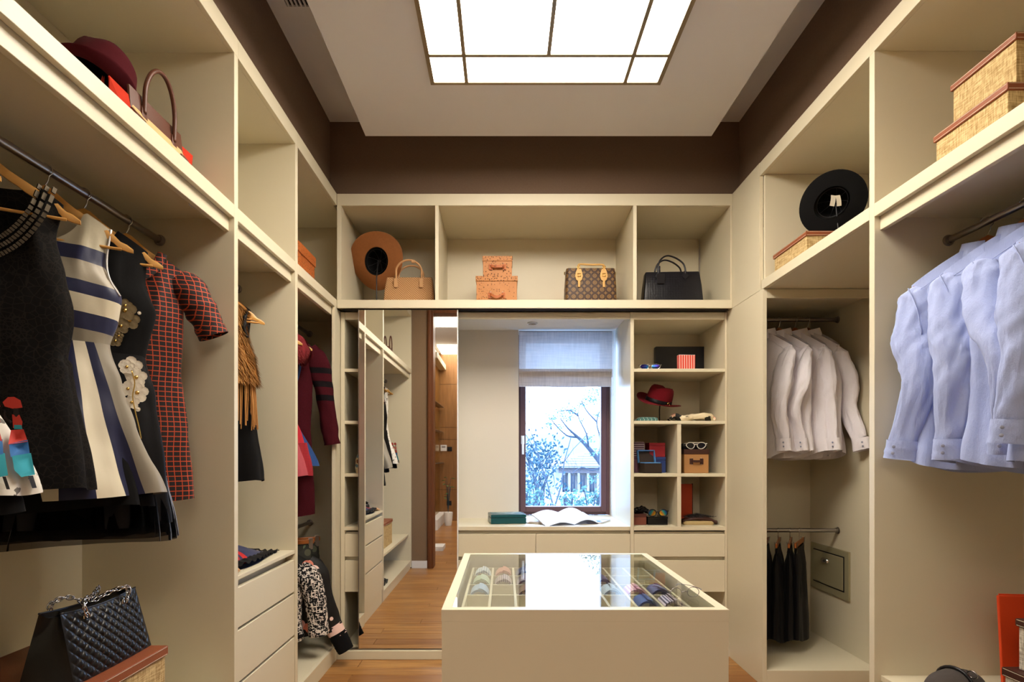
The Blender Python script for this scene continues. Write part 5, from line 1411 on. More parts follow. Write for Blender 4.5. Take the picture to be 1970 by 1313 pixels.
# ostrich boxes
def ostrich(name, a, b, dots):
    n = NT(name, a, .5)
    d = n.voro(75, rnd=.7); f = n.math('LESS_THAN', d, .27)
    c = n.mix(n.noise(12, 3), a, b); n.color(n.mix(f, c, dots)); n.bump(n.math('SUBTRACT', 1, n.math('MINIMUM', n.math('MULTIPLY', d, 2.2), 1)), .7, .002); return n.m
MAT['ostrich'] = ostrich('tan_ostrich_leather', 'a66a34', 'bd8048', '4f2a10')
MAT['ostrich_dark'] = ostrich('dark_tan_ostrich_leather', '9c4f22', 'b5652f', '5e2f14')
def handle_front(t, y, z, w_, mat, drop=.014, round_=False):
    pts = [(-w_, y-.003, z), (-w_*.8, y-.012, z+.001), (0, y-.016, z-drop), (w_*.8, y-.012, z+.001), (w_, y-.003, z)]
    m_ = MB(); P_ = catmull(pts, 6); rs_ = []
    for p in P_: rs_.append([(p.x, p.y-.002, p.z-.008), (p.x, p.y+.002, p.z-.008), (p.x, p.y+.002, p.z+.008), (p.x, p.y-.002, p.z+.008)])
    m_.rings(rs_).build('handle', mat, t, smooth=50)
    for s_ in (-1, 1):
        MB().box(s_*w_-.012, s_*w_+.012, y-.004, y, z-.019, z+.019).build('handle_tab', mat, t, bevel=.002)
        for q in (-1, 1):
            MB().lathe([(.003, 0), (.0025, .002), (.0005, .0028)], 8, M=Matrix.Translation((s_*w_*.86, y-.004, z+q*.021)) @ Matrix.Rotation(R(90), 4, 'X')).build('stud', 'chrome', t, smooth=True)
Yb = 3.78
xa, xb = XX(915, Yb), XX(996, Yb); zt = ZZ(531, Yb)
t = lidded_box('tan ostrich leather box with a curved handle, lower of two in the middle cubby', xa, xb, Yb, Yb+.20, ZS+.001, zt, .034, 'ostrich', 'ostrich', 'ostrich leather boxes', stitch=False, over=.005)
handle_front(t, -.10, .066, .045, 'ostrich_dark')
xa, xb = XX(928, Yb), XX(986, Yb); z2 = ZZ(491.5, Yb)
t = lidded_box('small tan ostrich leather box, upper of two in the middle cubby', xa, xb, Yb+.01, Yb+.16, zt+.001, z2, .034, 'ostrich', 'ostrich', 'ostrich leather boxes', stitch=False, over=.004)
handle_front(t, -.075, .060, .045, 'ostrich_dark', drop=0)
t = lidded_box('orange brown ostrich leather box on the high shelf of the left corner bay', -1.40, XL-.04, 2.975, XL*0+3.36, ZS+.001, 2.46, .055, 'ostrich_dark', 'ostrich_dark', 'ostrich leather boxes', stitch=False, over=.006)
t.rotation_euler = (0, 0, 0)
tag(lidded_box('black box lying on the orange brown ostrich box in the left corner bay', -1.33, -1.16, 2.99, 3.12, 2.461, 2.505, .02, 'black_plastic', 'black_plastic', stitch=False, over=.002))

# ---------------- handbags
def tube_handle(t, x0, x1, y, z0, h_, mat, r_=.006, out=0, n_=3):
    w_ = (x1-x0)/2; c = (x0+x1)/2
    pts = [(c-w_, y, z0-.012), (c-w_, y+out*.1, z0+.02)]
    for k in range(1, 10):
        a = math.pi-math.pi*k/10
        pts.append((c+w_*math.cos(a)*1.03, y+out*math.sin(a), z0+.02+(h_-.02)*math.sin(a)**.9))
    pts += [(c+w_, y+out*.1, z0+.02), (c+w_, y, z0-.012)]
    MB().tube(pts, r_, 10, sub=n_).build('handle', mat, t, smooth=True)
# beige, brown and red tote on the high left shelf
MAT['suede_tan'] = cloth('tan_suede', 'c9a877', .95, bump=.1); MAT['red_suede'] = cloth('red_suede', 'b8321e', .95, bump=.1)
MAT['bag_brown'] = leather('brown_leather', '5a3324', .42)
t = thing('tote_bag', 'beige tote with brown trim, red side wings and arched handles, high left shelf', 'bag', (-1.245, 1.97, ZS+.001), R(90))
hx, hy, H = .149, .08, .178
MB().loft([(0, hx, hy, .02), (.02, hx+.003, hy+.003, .02), (H*.6, hx, hy*.85, .015), (H-.035, hx-.003, hy*.62, .01)], 5).build('body', 'suede_tan', t, smooth=40)
for s_ in (-1, 1):     # front and back brown top panels
    MB().loft([(H-.065, hx+.001, .004, .003, 0, s_*hy*.66), (H+.015, hx-.002, .004, .003, 0, s_*hy*.56)], 4).build('top_panel', 'bag_brown', t, smooth=40)
    for e in (-1, 1):
        m_ = MB(); m_.tube([(e*(hx-.012), -s_*0-s_*hy*.72*1.0, H-.07), (e*(hx-.02), -s_*hy*.86, H-.09), (e*(hx-.045), -s_*hy*.93, H-.12), (e*(hx-.05), -s_*hy*1.0, .03)], .006, 8, sub=5); m_.build('piping', 'bag_brown', t, smooth=True)
        MB().loft([(.01, .028, .003, .003, e*(hx-.025), -s_*(hy+.003)), (H*.55, .026, .003, .003, e*(hx-.022), -s_*(hy*.88+.003)), (H-.06, .016, .003, .003, e*(hx-.014), -s_*(hy*.68+.003))], 4).build('side_panel', 'bag_brown', t, smooth=40)
        MB().loft([(H-.10, .006, .004, .004, e*.085, -s_*(hy*.75+.004)), (H-.085, .016, .004, .004, e*.085, -s_*(hy*.73+.004)), (H-.045, .014, .004, .004, e*.085, -s_*(hy*.66+.004)), (H-.02, .008, .004, .004, e*.085, -s_*(hy*.62+.004))], 6).build('handle_tab', 'bag_brown', t, smooth=50)
for e in (-1, 1):      # wings
    m_ = MB()
    for s_ in (-1, 1):
        m_.add([(e*hx, s_*hy*.95, .01), (e*hx, s_*hy*.6, H-.02), (e*(hx+.085), -.035+s_*.01, H-.015), (e*(hx+.07), -.03+s_*.01, .02)], [(0, 1, 2, 3)])
        m_.add([(e*hx, s_*(hy*.95-.004), .01), (e*hx, s_*(hy*.6-.004), H-.02), (e*(hx+.083), -.035+s_*.006, H-.015), (e*(hx+.068), -.03+s_*.006, .02)], [(0, 1, 2, 3)])
    m_.build('wing', 'red_suede', t)
tube_handle(t, -.085, .085, -hy*.66-.006, H-.03, .172, 'bag_brown', .0075, out=-.01, n_=4)
tube_handle(t, -.085, .085, hy*.6, H-.03, .165, 'bag_brown', .0075, out=.015, n_=4)
t = thing('clutch_bag', 'small black bag just past the red wing of the tote', 'bag', (-1.45, 2.19, ZS+.001))
MB().loft([(0, .05, .018, .015), (.05, .055, .02, .018), (.10, .045, .012, .01), (.115, .02, .004, .004)], 6).build('body', 'black_plastic', t, smooth=50)
# black quilted bag
MAT['quilt'] = leather('black_quilted_leather', '121113', .28, 300, .15)
t = thing('handbag', 'black diamond-quilted leather handbag with chain straps at the lower left', 'bag', (-1.285, 1.78, .652), R(90))
H = .20; hx = .175
def qface(u, v, side):
    x_ = -hx*(1-.06*v)+2*hx*(1-.06*v)*u
    a = (u*2*hx+v*H)*math.pi/.034; b = (u*2*hx-v*H)*math.pi/.034
    puff = .0065*(abs(math.sin(a))*abs(math.sin(b)))**.45*min(1, u*12, (1-u)*12, v*12+.2, (1-v)*12)
    bulge = .012*math.sin(math.pi*u)*math.sin(math.pi*min(1, v*.8+.15))
    y_ = .078*(1-v)+.030*v+puff+bulge
    z_ = H*v+.018*math.sin(math.pi*u)*0-.012*v*math.sin(math.pi*u)
    return Vector((x_, side*y_, z_))
for s_ in (-1, 1):
    MB().grid(lambda u, v: qface(u, v, s_), 170, 96).build('quilted_panel', 'quilt', t, smooth=True)
for e in (0, 1):
    def gs(u, v):
        a = qface(e, v, -1); b = qface(e, v, 1); p = a.lerp(b, u)
        p.x += (1 if e else -1)*(.012*math.sin(math.pi*u)*(1-v)-.03*v*math.sin(math.pi*u)); return p
    MB().grid(gs, 12, 16).build('gusset', 'quilt', t, smooth=True)['label'] = 'smooth unquilted black side'
m_ = MB().grid(lambda u, v: Vector((lambda a, b: a.lerp(b, v))(qface(u, 1, -1), qface(u, 1, 1)))+Vector((0, 0, -.012*math.sin(math.pi*v))), 20, 6); m_.build('top', 'quilt', t, smooth=True)
MB().loft([(0, hx, .078, .01), (.006, hx, .078, .01)], 4).build('base', 'quilt', t)
for s_ in (-1, 1):
    MB().tube([qface(k/20, 1, s_) for k in range(21)], .003, 6).build('piping', 'quilt', t, smooth=True)
for s_ in (-1, 1):
    for e in (-1, 1):
        c = Vector((e*.085, s_*.040, H-.028))
        T_ = Matrix.Translation(c) @ Matrix.Rotation(R(90), 4, 'X')
        MB().lathe([(.011, -.004), (.011, .005), (.0075, .006), (.0075, -.004)], 20, M=T_, cap=False).build('eyelet', 'chrome', t, smooth=40)
    # chain: links along an arc folded down over the top
    pts = catmull([(-.085, s_*.050, H-.028), (-.10, s_*.050, H+.008), (-.06, s_*.03, H+.022), (-.01, s_*.01, H-.004), (.05, s_*.025, H+.012), (.10, s_*.048, H+.014), (.085, s_*.05, H-.028)], 7)
    for k in range(0, len(pts)-2, 2):
        d = (pts[k+2]-pts[k]).normalized(); c = (pts[k]+pts[k+2])/2
        q = d.to_track_quat('X', 'Z').to_matrix().to_4x4() @ Matrix.Rotation(R(90*((k//2) % 2)), 4, 'X')
        m_ = MB().tube([(.012*math.cos(a), .0065*math.sin(a), 0) for a in [2*math.pi*j/12 for j in range(12)]], .0022, 6, closed=True, M=Matrix.Translation(c) @ q)
        m_.build('chain_link', 'chrome', t, smooth=True)
# pink woven handbag
n = NT('woven_peach_leather', 'c98f6c', .5); x, y, z = n.xyz()
u = n.math('MULTIPLY', n.math('ADD', x, z), 210); v = n.math('MULTIPLY', n.math('SUBTRACT', x, n.math('MULTIPLY', z, 1.6)), 150)
hh = n.math('MULTIPLY', n.math('ABSOLUTE', n.math('SINE', u)), n.math('ABSOLUTE', n.math('SINE', v)))
n.color(n.mix(hh, '95683e', 'd6a878')); n.bump(hh, .8, .003); MAT['woven'] = n.m
MAT['peach'] = leather('peach_leather', 'c69768', .5)
Yb = 3.80
xa, xb = XX(736, Yb), XX(836, Yb)
t = thing('handbag', 'peach woven leather handbag with round handles, left cubby over the mirror', 'bag', ((xa+xb)/2, Yb+.06, ZS+.001))
hx = (xb-xa)/2-.001; H = ZZ(532, Yb)-ZS
MB().loft([(0, hx, .07, .012), (.01, hx, .072, .014), (H*.6, hx*.94, .055, .012), (H, hx*.88, .035, .01)], 6).build('body', 'woven', t, smooth=40)
for s_ in (-1, 1):
    tube_handle(t, -.085, .085, s_*.045, H-.0, .108, 'peach', .0065, out=s_*.012, n_=4)
    for e in (-1, 1):
        MB().box(e*.085-.012, e*.085+.012, s_*.062-.004, s_*.062+.004, H-.075, H-.015).build('handle_tab', 'peach', t, bevel=.002)
        MB().tube([(e*.085-.010, s_*.05, H-.012), (e*.085+.010, s_*.05, H-.012), (e*.085+.010, s_*.05, H+.004), (e*.085-.010, s_*.05, H+.004)], .0018, 6, closed=True).build('ring', 'bronze', t, smooth=True)
MB().box(-.012+.03, .012+.03, -.066, -.052, H+.088, H+.108).build('handle_wrap', 'peach', t, bevel=.004)
# monogram bag
n = NT('monogram_canvas', '4a2f22', .5); x, y, z = n.xyz()
def cell(ox, oz, S):
    fx_ = n.math('SUBTRACT', n.math('FRACT', n.math('ADD', n.math('MULTIPLY', x, S), ox)), .5)
    fz_ = n.math('SUBTRACT', n.math('FRACT', n.math('ADD', n.math('MULTIPLY', z, S), oz)), .5)
    r_ = n.math('SQRT', n.math('ADD', n.math('POWER', fx_, 2), n.math('POWER', fz_, 2)))
    a_ = n.math('ARCTAN2', fz_, fx_)
    return r_, a_
def petal(r_, a_, k, r0, amp): return n.math('LESS_THAN', r_, n.math('ADD', r0, n.math('MULTIPLY', n.math('COSINE', n.math('MULTIPLY', a_, k)), amp)))
r1, a1 = cell(0, 0, 21); r2, a2 = cell(.5, .5, 21)
ring_ = n.math('MULTIPLY', n.math('LESS_THAN', r1, .27), n.math('GREATER_THAN', r1, .20))
fl1 = petal(r1, a1, 4, .09, .06)
st1 = petal(r2, a2, 4, .13, .08); hole = n.math('GREATER_THAN', r2, .05)
pt = n.math('MAXIMUM', n.math('MAXIMUM', ring_, fl1), n.math('MULTIPLY', st1, hole))
n.color(n.mix(pt, n.mix(n.noise(200, 2), '33201a', '47301f'), '96733f')); n.bump(n.noise(300, 2), .2, .001); MAT['monogram'] = n.m
MAT['vachetta'] = leather('honey_leather', 'd2a560', .45)
Yb = 3.82
xa, xb = XX(1089, Yb), XX(1187, Yb)
t = thing('handbag', 'dark brown monogram canvas handbag with honey leather straps and gold buckles', 'bag', ((xa+xb)/2, Yb+.07, ZS+.001))
hx = (xb-xa)/2; H = ZZ(514, Yb)-ZS
MB().loft([(0, hx, .07, .02), (.012, hx+.002, .072, .02), (H*.55, hx, .062, .02), (H*.93, hx*.97, .05, .02), (H, hx*.96, .045, .02)], 7).build('body', 'monogram', t, smooth=40)
for s_ in (-1, 1):
    m_ = MB(); ys = s_*.055
    m_.tube([(-.088, ys-.004*s_, H-.012), (-.086, ys, H+.010), (-.075, ys, H+.022), (0, ys, H+.019), (.075, ys, H+.019), (.086, ys, H+.008), (.088, ys-.004*s_, H-.012)], .0065, 10, sub=5); m_.build('handle', 'vachetta', t, smooth=True)
    for e in (-1, 1):
        out = [(0, -.085), (.018, -.075), (.026, -.05), (.022, -.025), (.013, 0), (-.013, 0), (-.022, -.025), (-.026, -.05), (-.018, -.075)]
        yy = s_*.060
        m_ = MB(); m_.rings([[(e*.083+p[0], yy+s_*(.0 if d == 0 else .006)+s_*(-p[1])*.06, H-.012+p[1]) for p in out] for d in (0, 1)]); m_.build('strap_tab', 'vachetta', t, bevel=.001)
        MB().box(e*.083-.008, e*.083+.008, yy+s_*.009-.002, yy+s_*.009+.003, H-.135, H-.05).build('strap_end', 'vachetta', t, bevel=.003)
        MB().tube([(e*.083-.010, yy+s_*.013, H-.065), (e*.083+.010, yy+s_*.013, H-.065), (e*.083+.010, yy+s_*.012, H-.045), (e*.083-.010, yy+s_*.012, H-.045)], .0022, 6, closed=True).build('buckle', 'gold', t, smooth=True)
        MB().tube([(e*.085+.010*math.cos(a), yy, H+.002+.010*math.sin(a)) for a in [2*math.pi*j/14 for j in range(14)]], .002, 6, closed=True).build('ring', 'gold', t, smooth=True)
for e in (-1, 1):
    MB().tube([(e*(hx+.004), .0, H-.02+.008*math.sin(a)) if False else (e*(hx+.003)+.002*math.cos(a), .008*math.cos(a), H-.022+.010*math.sin(a)) for a in [2*math.pi*j/12 for j in range(12)]], .002, 6, closed=True).build('side_ring', 'gold', t, smooth=True)
t = thing('folder', 'thin bright orange box standing behind the monogram bag', 'box', (.60, 4.03, ZS+.001))
MB().box(-.176, .15, -.012, .012, 0, .185).build('cover', 'orange', t, bevel=.002)
# black handbag
n = NT('black_croc_leather', '15151a', .3); d_ = n.voro(60, rnd=.35); n.bump(d_, .4, .002); n.color(n.mix(n.noise(12, 3), '111116', '1d1d24')); MAT['croc'] = n.m
Yb = 3.80
xa, xb = XX(1239, Yb), XX(1354, Yb)
t = thing('handbag', 'structured black leather handbag with rolled handles in the right cubby', 'bag', ((xa+xb)/2, Yb+.06, ZS+.001), R(-3))
hx = (xb-xa)/2; H = ZZ(521, Yb)-ZS
MB().loft([(0, hx, .065, .012), (.012, hx+.001, .067, .014), (H*.6, hx*.95, .055, .012), (H-.004, hx*.90, .035, .01), (H, hx*.89, .033, .01)], 6).build('body', 'croc', t, smooth=40)
for s_ in (-1, 1):
    w0, w1 = -.095, .075
    pts = [(w0, s_*.05, H-.02), (w0-.006, s_*.048, H+.02), (w0+.012, s_*.045, H+.075), (w0+.055, s_*.043, H+.104), (w1-.06, s_*.043, H+.09), (w1-.012, s_*.045, H+.055), (w1+.003, s_*.048, H+.02), (w1+.006, s_*.05, H-.02)]
    MB().tube(pts, .0055, 10, sub=5).build('handle', 'croc', t, smooth=True)
    for e in (w0, w1+.004):
        out = [(0, -.045), (.022, -.02), (.008, .012), (-.008, .012), (-.022, -.02)]
        m_ = MB(); m_.rings([[(e+p[0], s_*(.050-p[1]*.08+(.0 if d == 0 else .004)), H-.015+p[1]) for p in out] for d in (0, 1)]); m_.build('handle_tab', 'croc', t, bevel=.001)
m_ = MB(); m_.box(-.024, .024, -.0025, .0025, -.068, 0, M=Matrix.Translation((w0+.012, -.067, H-.02)) @ Matrix.Rotation(R(7), 4, 'X')); m_.build('luggage_tag', 'croc', t, bevel=.003)
MB().box(w0-.006, w0+.010, -.062, -.048, H-.02, H+.032).build('tag_strap', 'croc', t, bevel=.003)

# ---------------- right open shelf unit
YS = 3.735
t = thing('box', 'flat black box standing at the back of the top shelf right of the window', 'box', (XX(1306, 4.15), 4.13, 1.867))
hw = (XX(1354, 4.13)-XX(1259, 4.13))/2
MB().box(-hw, hw, -.02, .03, 0, ZZ(667, 4.11)-1.867).build('case', 'black_plastic', t, bevel=.004)
MAT['redstripe'] = stripes('red_white_stripes', ['d8402c', 'd8402c', 'd8402c', 'f0e0d4'], 62, 0, axis='x')
Yc = 3.85
xa, xb = XX(1305, Yc), XX(1337, Yc)
t = thing('gift_box', 'small red and white striped box in front of the black box', 'box', ((xa+xb)/2+.002, Yc+.02, 1.867), R(3))
MB().loft([(0, (xb-xa)/2*.96, .022, .001), (ZZ(683.5, Yc)-1.867, (xb-xa)/2, .02, .001)], 2).build('body', 'redstripe', t)
MB().box(-(xb-xa)/2+.001, (xb-xa)/2-.001, -.019, .019, ZZ(683.5, Yc)-1.867, ZZ(683.5, Yc)-1.867+.002).build('lid_edge', 'white_plastic', t)
p = P(1250, 709, 3.80)
sunglasses('aviator sunglasses with blue mirror lenses on the top shelf', (p.x, 3.79, 1.8675), R(-4), 'chrome', 'lens_blue', w_=.058, h_=.040)
# scarf and folded green cloth beside the red hat
MAT['scarf'] = splash_mat('cream_black_scarf', 'd8c8a8', ['14120f', '14120f', 'd8c8a8', 'cfa088'], 17, .6, 3)
t = thing('scarf', 'crumpled cream, black and pink scarf beside the red hat stand', 'scarf', (XX(1327, 3.9), 3.90, 1.5275))
rn = random.Random(2)
for k in range(5):
    m_ = MB(); y0_ = -.06+.03*k; a0 = rn.uniform(-.02, .02)
    pts = [(-.15+.01*k, y0_, .018), (-.11, y0_+a0, .040-.003*k), (-.06, y0_-.02, .020), (.0, y0_+.02, .030+.006*(k % 2)), (.07, y0_-a0, .036), (.13, y0_+.01, .020), (.155-.012*k, y0_, .014)]
    limb(m_, pts, ((0, .010), (.15, .020), (.5, .017), (.85, .024), (1, .010)), ((0, .010), (.5, .018), (1, .008)), wr=.006, seed=k+4, cap=True, n_=18)
    m_.build('fold', 'scarf', t, smooth=True)
MAT['teal_cloth'] = stripes('teal_striped_cloth', ['2d5a58', '4a7a74', '2d5a58', '8fa8a0'], 40, .6, axis='x')
t = thing('cloth', 'folded dark teal cloth left of the hat stand', 'cloth', (XX(1243, 3.82), 3.83, 1.5275))
m_ = MB(); m_.loft([(0, .07, .05, .01), (.012, .072, .052, .012), (.016, .068, .05, .01)], 6); m_.build('lower_fold', 'teal_cloth', t, smooth=50)
m_ = MB(); m_.loft([(.0165, .06, .045, .01, .008), (.022, .062, .046, .01, .008), (.027, .05, .04, .01, .0)], 6); m_.build('upper_fold', 'teal_cloth', t, smooth=50)
# cell with tie boxes
def simplebox(label, px0, px1, py0, py1, Y, dpt, mat, zb, lidm=None, name='box', cat='box', group=None):
    xa, xb = XX(px0, Y), XX(px1, Y); z1 = ZZ(py0, Y)
    t = thing(name, label, cat, ((xa+xb)/2, Y+dpt/2, zb+.0005), 0, group)
    H = z1-zb; w_ = (xb-xa)/2; lh = min(.02, H*.3)
    MB().box(-w_+.001, w_-.001, -dpt/2+.001, dpt/2-.001, 0, H-lh-.001).build('body', mat, t, bevel=.0015)
    MB().box(-w_, w_, -dpt/2, dpt/2, H-lh, H).build('lid', lidm or mat, t, bevel=.0015)
    return t
MAT['linestripe'] = stripes('plum_white_lines', ['4a2f3c', '4a2f3c', 'b9a8b0', '4a2f3c'], 66, 0, axis='z')
MAT['plumcheck'] = stripes('plum_dots', ['4c2b3c', '6a4454'], 160, 1, axis='x')
n = NT('red_dotted_card', '8c1a22', .5); n.color(n.mix(n.math('LESS_THAN', n.voro(160, rnd=0), .28), '8e1a24', '5c1018')); MAT['reddot'] = n.m
MAT['navycard'] = plain('navy_card', '22356a', .5)
MAT['darkcard'] = plain('dark_brown_card', '2e241f', .5)
MAT['bluesatin'] = plain('light_blue_satin', '4f86bd', .4)
zc = 1.1835
simplebox('plum dotted box, lower of the pair at the left of the cubby', 1219.5, 1240, 880, 912, 3.86, .12, 'plumcheck', zc)
zz1 = ZZ(880, 3.86)
simplebox('plum box with fine white lines on top of the dotted box', 1219.5, 1240, 851, 880, 3.86, .11, 'linestripe', zz1+.0005)
simplebox('navy blue box under the dark red dotted box', 1250, 1281, 880, 912, 3.86, .13, 'navycard', zc)
simplebox('dark red dotted box on top of the navy box', 1249, 1280, 852.5, 880, 3.86, .12, 'reddot', zz1+.0005)
Yc = 3.745
xa, xb = XX(1237, Yc), XX(1272.5, Yc)
t = thing('gift_box', 'open dark brown box with light blue lining in front of the stacked boxes', 'box', ((xa+xb)/2, Yc+.05, zc), R(10))
w_ = (xb-xa)/2; H = ZZ(892, Yc)-zc
m_ = MB(); m_.box(-w_, w_, -.045, -.041, 0, H); m_.box(-w_, w_, .041, .045, 0, H); m_.box(-w_, -w_+.004, -.041, .041, 0, H); m_.box(w_-.004, w_, -.041, .041, 0, H); m_.box(-w_+.004, w_-.004, -.041, .041, 0, .003)
m_.build('tray', 'darkcard', t)
MB().box(-w_+.005, w_-.005, -.040, .040, H-.008, H+.006).build('satin_pad', 'bluesatin', t, bevel=.003)
Lm = Matrix.Translation((-.008, .047, H)) @ Matrix.Rotation(R(-14), 4, 'X')
LH = .085
MB().box(-w_, w_, 0, .004, 0, LH, M=Lm).build('lid_back', 'darkcard', t)
MB().box(-w_, w_, -.022, 0, LH-.004, LH, M=Lm).box(-w_, -w_+.004, -.022, 0, 0, LH-.004, M=Lm).box(w_-.004, w_, -.022, 0, 0, LH-.004, M=Lm).build('lid_rim', 'bluesatin', t)
# brown box with handle, black case and white sunglasses
Yc = 3.78
xa, xb = XX(1315.5, Yc), XX(1365, Yc); zt = ZZ(865, Yc)
t = lidded_box('tan box with dark brown lid and strap handle in the middle right cubby', xa, xb, Yc, Yc+.15, zc, zt, .032, plain('tan_card', 'a97a4a', .6), 'lid_dark', stitch=False, over=.004)
handle_front(t, -.071, .078, .034, 'lid_dark', drop=0)
t = thing('glasses_case', 'rounded black case behind the white sunglasses', 'case', (XX(1334, 3.87), 3.89, zt+.001))
MB().loft([(0, .085, .035, .03), (.018, .095, .04, .035), (.032, .09, .036, .03), (.042, .06, .02, .02)], 8).build('shell', 'black_plastic', t, smooth=60)
sunglasses('white framed sunglasses standing on the tan box', (XX(1339, Yc+.02), Yc+.022, zt+.001), 0, plain('white_frame', 'ded8cc', .35), 'lens_dark', w_=.056, h_=.046, fr=.0028)
# bottom row
zb_ = .8375
t = simplebox('wine brown leatherette box in the lower left cubby', 1219.5, 1244, 990, 1008, 3.80, .13, leather('wine_brown_leather', '6e3a2c', .5), zb_, plain('wine_lid', '4c241c', .5))
zt2 = ZZ(990, 3.80)
t = thing('purse', 'glossy black bundled purse on the wine brown box', 'purse', (XX(1233, 3.87), 3.87, zt2+.001))
MAT['gloss'] = plain('glossy_black', '0d0c0e', .12)
for k in range(3):
    m_ = MB(); limb(m_, [(-.05, -.03+.03*k, .012), (-.02, -.03+.03*k, .026-.004*k), (.02, -.02+.02*k, .022), (.055, -.02+.02*k, .008)], ((0, .010), (.5, .020), (1, .008)), ((0, .010), (.5, .014), (1, .006)), wr=.006, seed=k, cap=True); m_.build('fold', 'gloss', t, smooth=True)
t = simplebox('low black box under the rainbow mirrored goggles', 1246, 1285, 995, 1008, 3.80, .11, 'gloss', zb_)
sunglasses('black sunglasses with rainbow mirror lenses in the lower left cubby', (XX(1266, 3.79), 3.80, ZZ(995, 3.8)+.001), R(4), 'black_plastic', 'lens_rainbow', w_=.056, h_=.046, aviator=False, fr=.004)
t = thing('folder', 'dark orange folder standing in the lower right cubby', 'folder', (XX(1322, 3.98), 4.02, zb_))
MB().box(-.085, XX(1334, 4.0)-XX(1322, 3.98), -.006, .006, 0, ZZ(932, 4.0)-zb_).build('cover', plain('dark_orange_card', 'b8401a', .5), t, bevel=.001)
MB().box(XX(1334, 4.0)-XX(1322, 3.98)-.004, XX(1334, 4.0)-XX(1322, 3.98), -.0075, .0075, 0, ZZ(931, 4.0)-zb_).build('edge_binding', 'darkcard', t)
n = NT('beige_diamond_canvas', 'b59c6c', .7); x, y, z = n.xyz()
u = n.math('SINE', n.math('MULTIPLY', n.math('ADD', x, z), 300)); v = n.math('SINE', n.math('MULTIPLY', n.math('SUBTRACT', x, z), 300))
n.color(n.mix(n.math('LESS_THAN', n.math('ABSOLUTE', n.math('MULTIPLY', u, v)), .12), 'bfa878', '5c4628')); MAT['diamond'] = n.m
t = thing('purse', 'beige diamond patterned purse with black fur trim in the lower right cubby', 'purse', (XX(1344, 3.82), 3.85, zb_))
m_ = MB(); m_.loft([(0, .10, .045, .02), (.014, .105, .05, .025), (.026, .095, .045, .02)], 8); m_.build('body', 'diamond', t, smooth=60)
m_ = MB(); limb(m_, [(-.11, -.01, .022), (-.03, 0, .040), (.05, 0, .038), (.125, -.02, .012)], ((0, .010), (.5, .020), (1, .012)), ((0, .03), (.5, .045), (1, .035)), wr=.003, seed=3, cap=True, yax=(0, 1, 0)); m_.build('flap', 'lid_dark', t, smooth=True)
m_ = MB(); rn = random.Random(6)
for _ in range(1500):
    x_ = rn.gauss(-.0, .045); y_ = rn.gauss(0, .02); p = Vector((x_, y_, .05)); tp = p+Vector((rn.uniform(-.015, .015), rn.uniform(-.015, .015), rn.uniform(.004, .03)*max(.2, 1-abs(x_)*7)))
    m_.add([p+Vector((-.0015, 0, 0)), p+Vector((.0015, 0, 0)), tp], [(0, 1, 2)])
m_.build('black_fur', 'black_plastic', t)['kind'] = 'stuff'
# left shelf unit: patterned vase-like bag half hidden by the mirror
t = thing('purse', 'cream patterned pouch half hidden behind the sliding mirror edge', 'purse', (XX(693, 3.80), 3.82, 1.1835))
MB().loft([(0, .03, .03, .02), (.03, .038, .035, .03), (.09, .036, .03, .025), (.125, .02, .02, .02)], 7).build('body', splash_mat('cream_pouch', 'c9b48c', ['5a7a8c', '7a4a30', 'e0d4b4'], 40, .5, 2), t, smooth=60)

# ---------------- window ledge
MAT['teal_box'] = plain('teal_lacquer', '0e4a50', .25)
MAT['teal_top'] = splash_mat('teal_shell_lid', '47605c', ['6d8078', '30484a', '93998a'], 22, .7, 1)
Yc = 3.86
xa, xb = XX(938, Yc), XX(1012, Yc)
t = thing('jewellery_box', 'teal lacquered box with a mottled lid on the window ledge', 'box', ((xa+xb)/2-.0, Yc+.10, .838), R(8))
w_ = (xb-xa)/2*.93; H = .062
MB().box(-w_, w_, -.095, .095, 0, H*.62).build('body', 'teal_box', t, bevel=.003)
MB().box(-w_, w_, -.095, .095, H*.66, H).build('lid', 'teal_box', t, bevel=.003)
MB().box(-w_+.012, w_-.012, -.083, .083, H, H+.001).build('lid_inlay', 'teal_top', t)
n = NT('magazine_page', 'd9d8da', .4); k_ = n.math('GREATER_THAN', n.noise(30, 3), .56)
n.color(n.mix(n.math('MULTIPLY', k_, .35), 'e2e1e3', 'a9a7ad')); MAT['page'] = n.m
MAT['page2'] = splash_mat('printed_page', 'd8d5d6', ['a79cb4', 'c7b8b4', '8d8ca6', 'e4e0dd'], 14, .7, 6)
def pagecurl(u, v, L, W_, side, lift):
    x_ = side*L*u; z_ = .006+lift*math.sin(min(1, u*1.05)*math.pi)*.9+.006*(1-u)
    return Vector((x_, W_*(v-.5), z_+.003*math.sin(v*3)))
t = thing('magazine', 'open magazine with curling white pages in the middle of the ledge', 'magazine', (XX(1088, 3.93), 3.92, .858), 0, rot=(R(13), 0, R(20)))
for s_ in (-1, 1):
    m_ = MB(); m_.grid(lambda u, v: pagecurl(u, v, .20, .26, s_, .026 if s_ < 0 else .038), 16, 6); m_.grid(lambda u, v: pagecurl(u, v, .20, .26, s_, .026 if s_ < 0 else .038)-Vector((0, 0, .004)), 16, 6); m_.build('page', 'page', t, smooth=True)
    MB().box(min(0, s_*.20), max(0, s_*.20), -.132, .132, 0, .0035).build('cover', 'page2', t)
t = thing('magazine', 'thin magazine beside the teal box on the ledge', 'magazine', (XX(1043, 3.98), 3.99, .838), R(-20))
for k in range(3):
    MB().box(-.09+.006*k, .09+.006*k, -.12, .12, .0045*k, .0045*k+.004, M=Matrix.Rotation(R(5*k), 4, 'Z')).build('page_block', 'page2' if k % 2 == 0 else 'page', t)
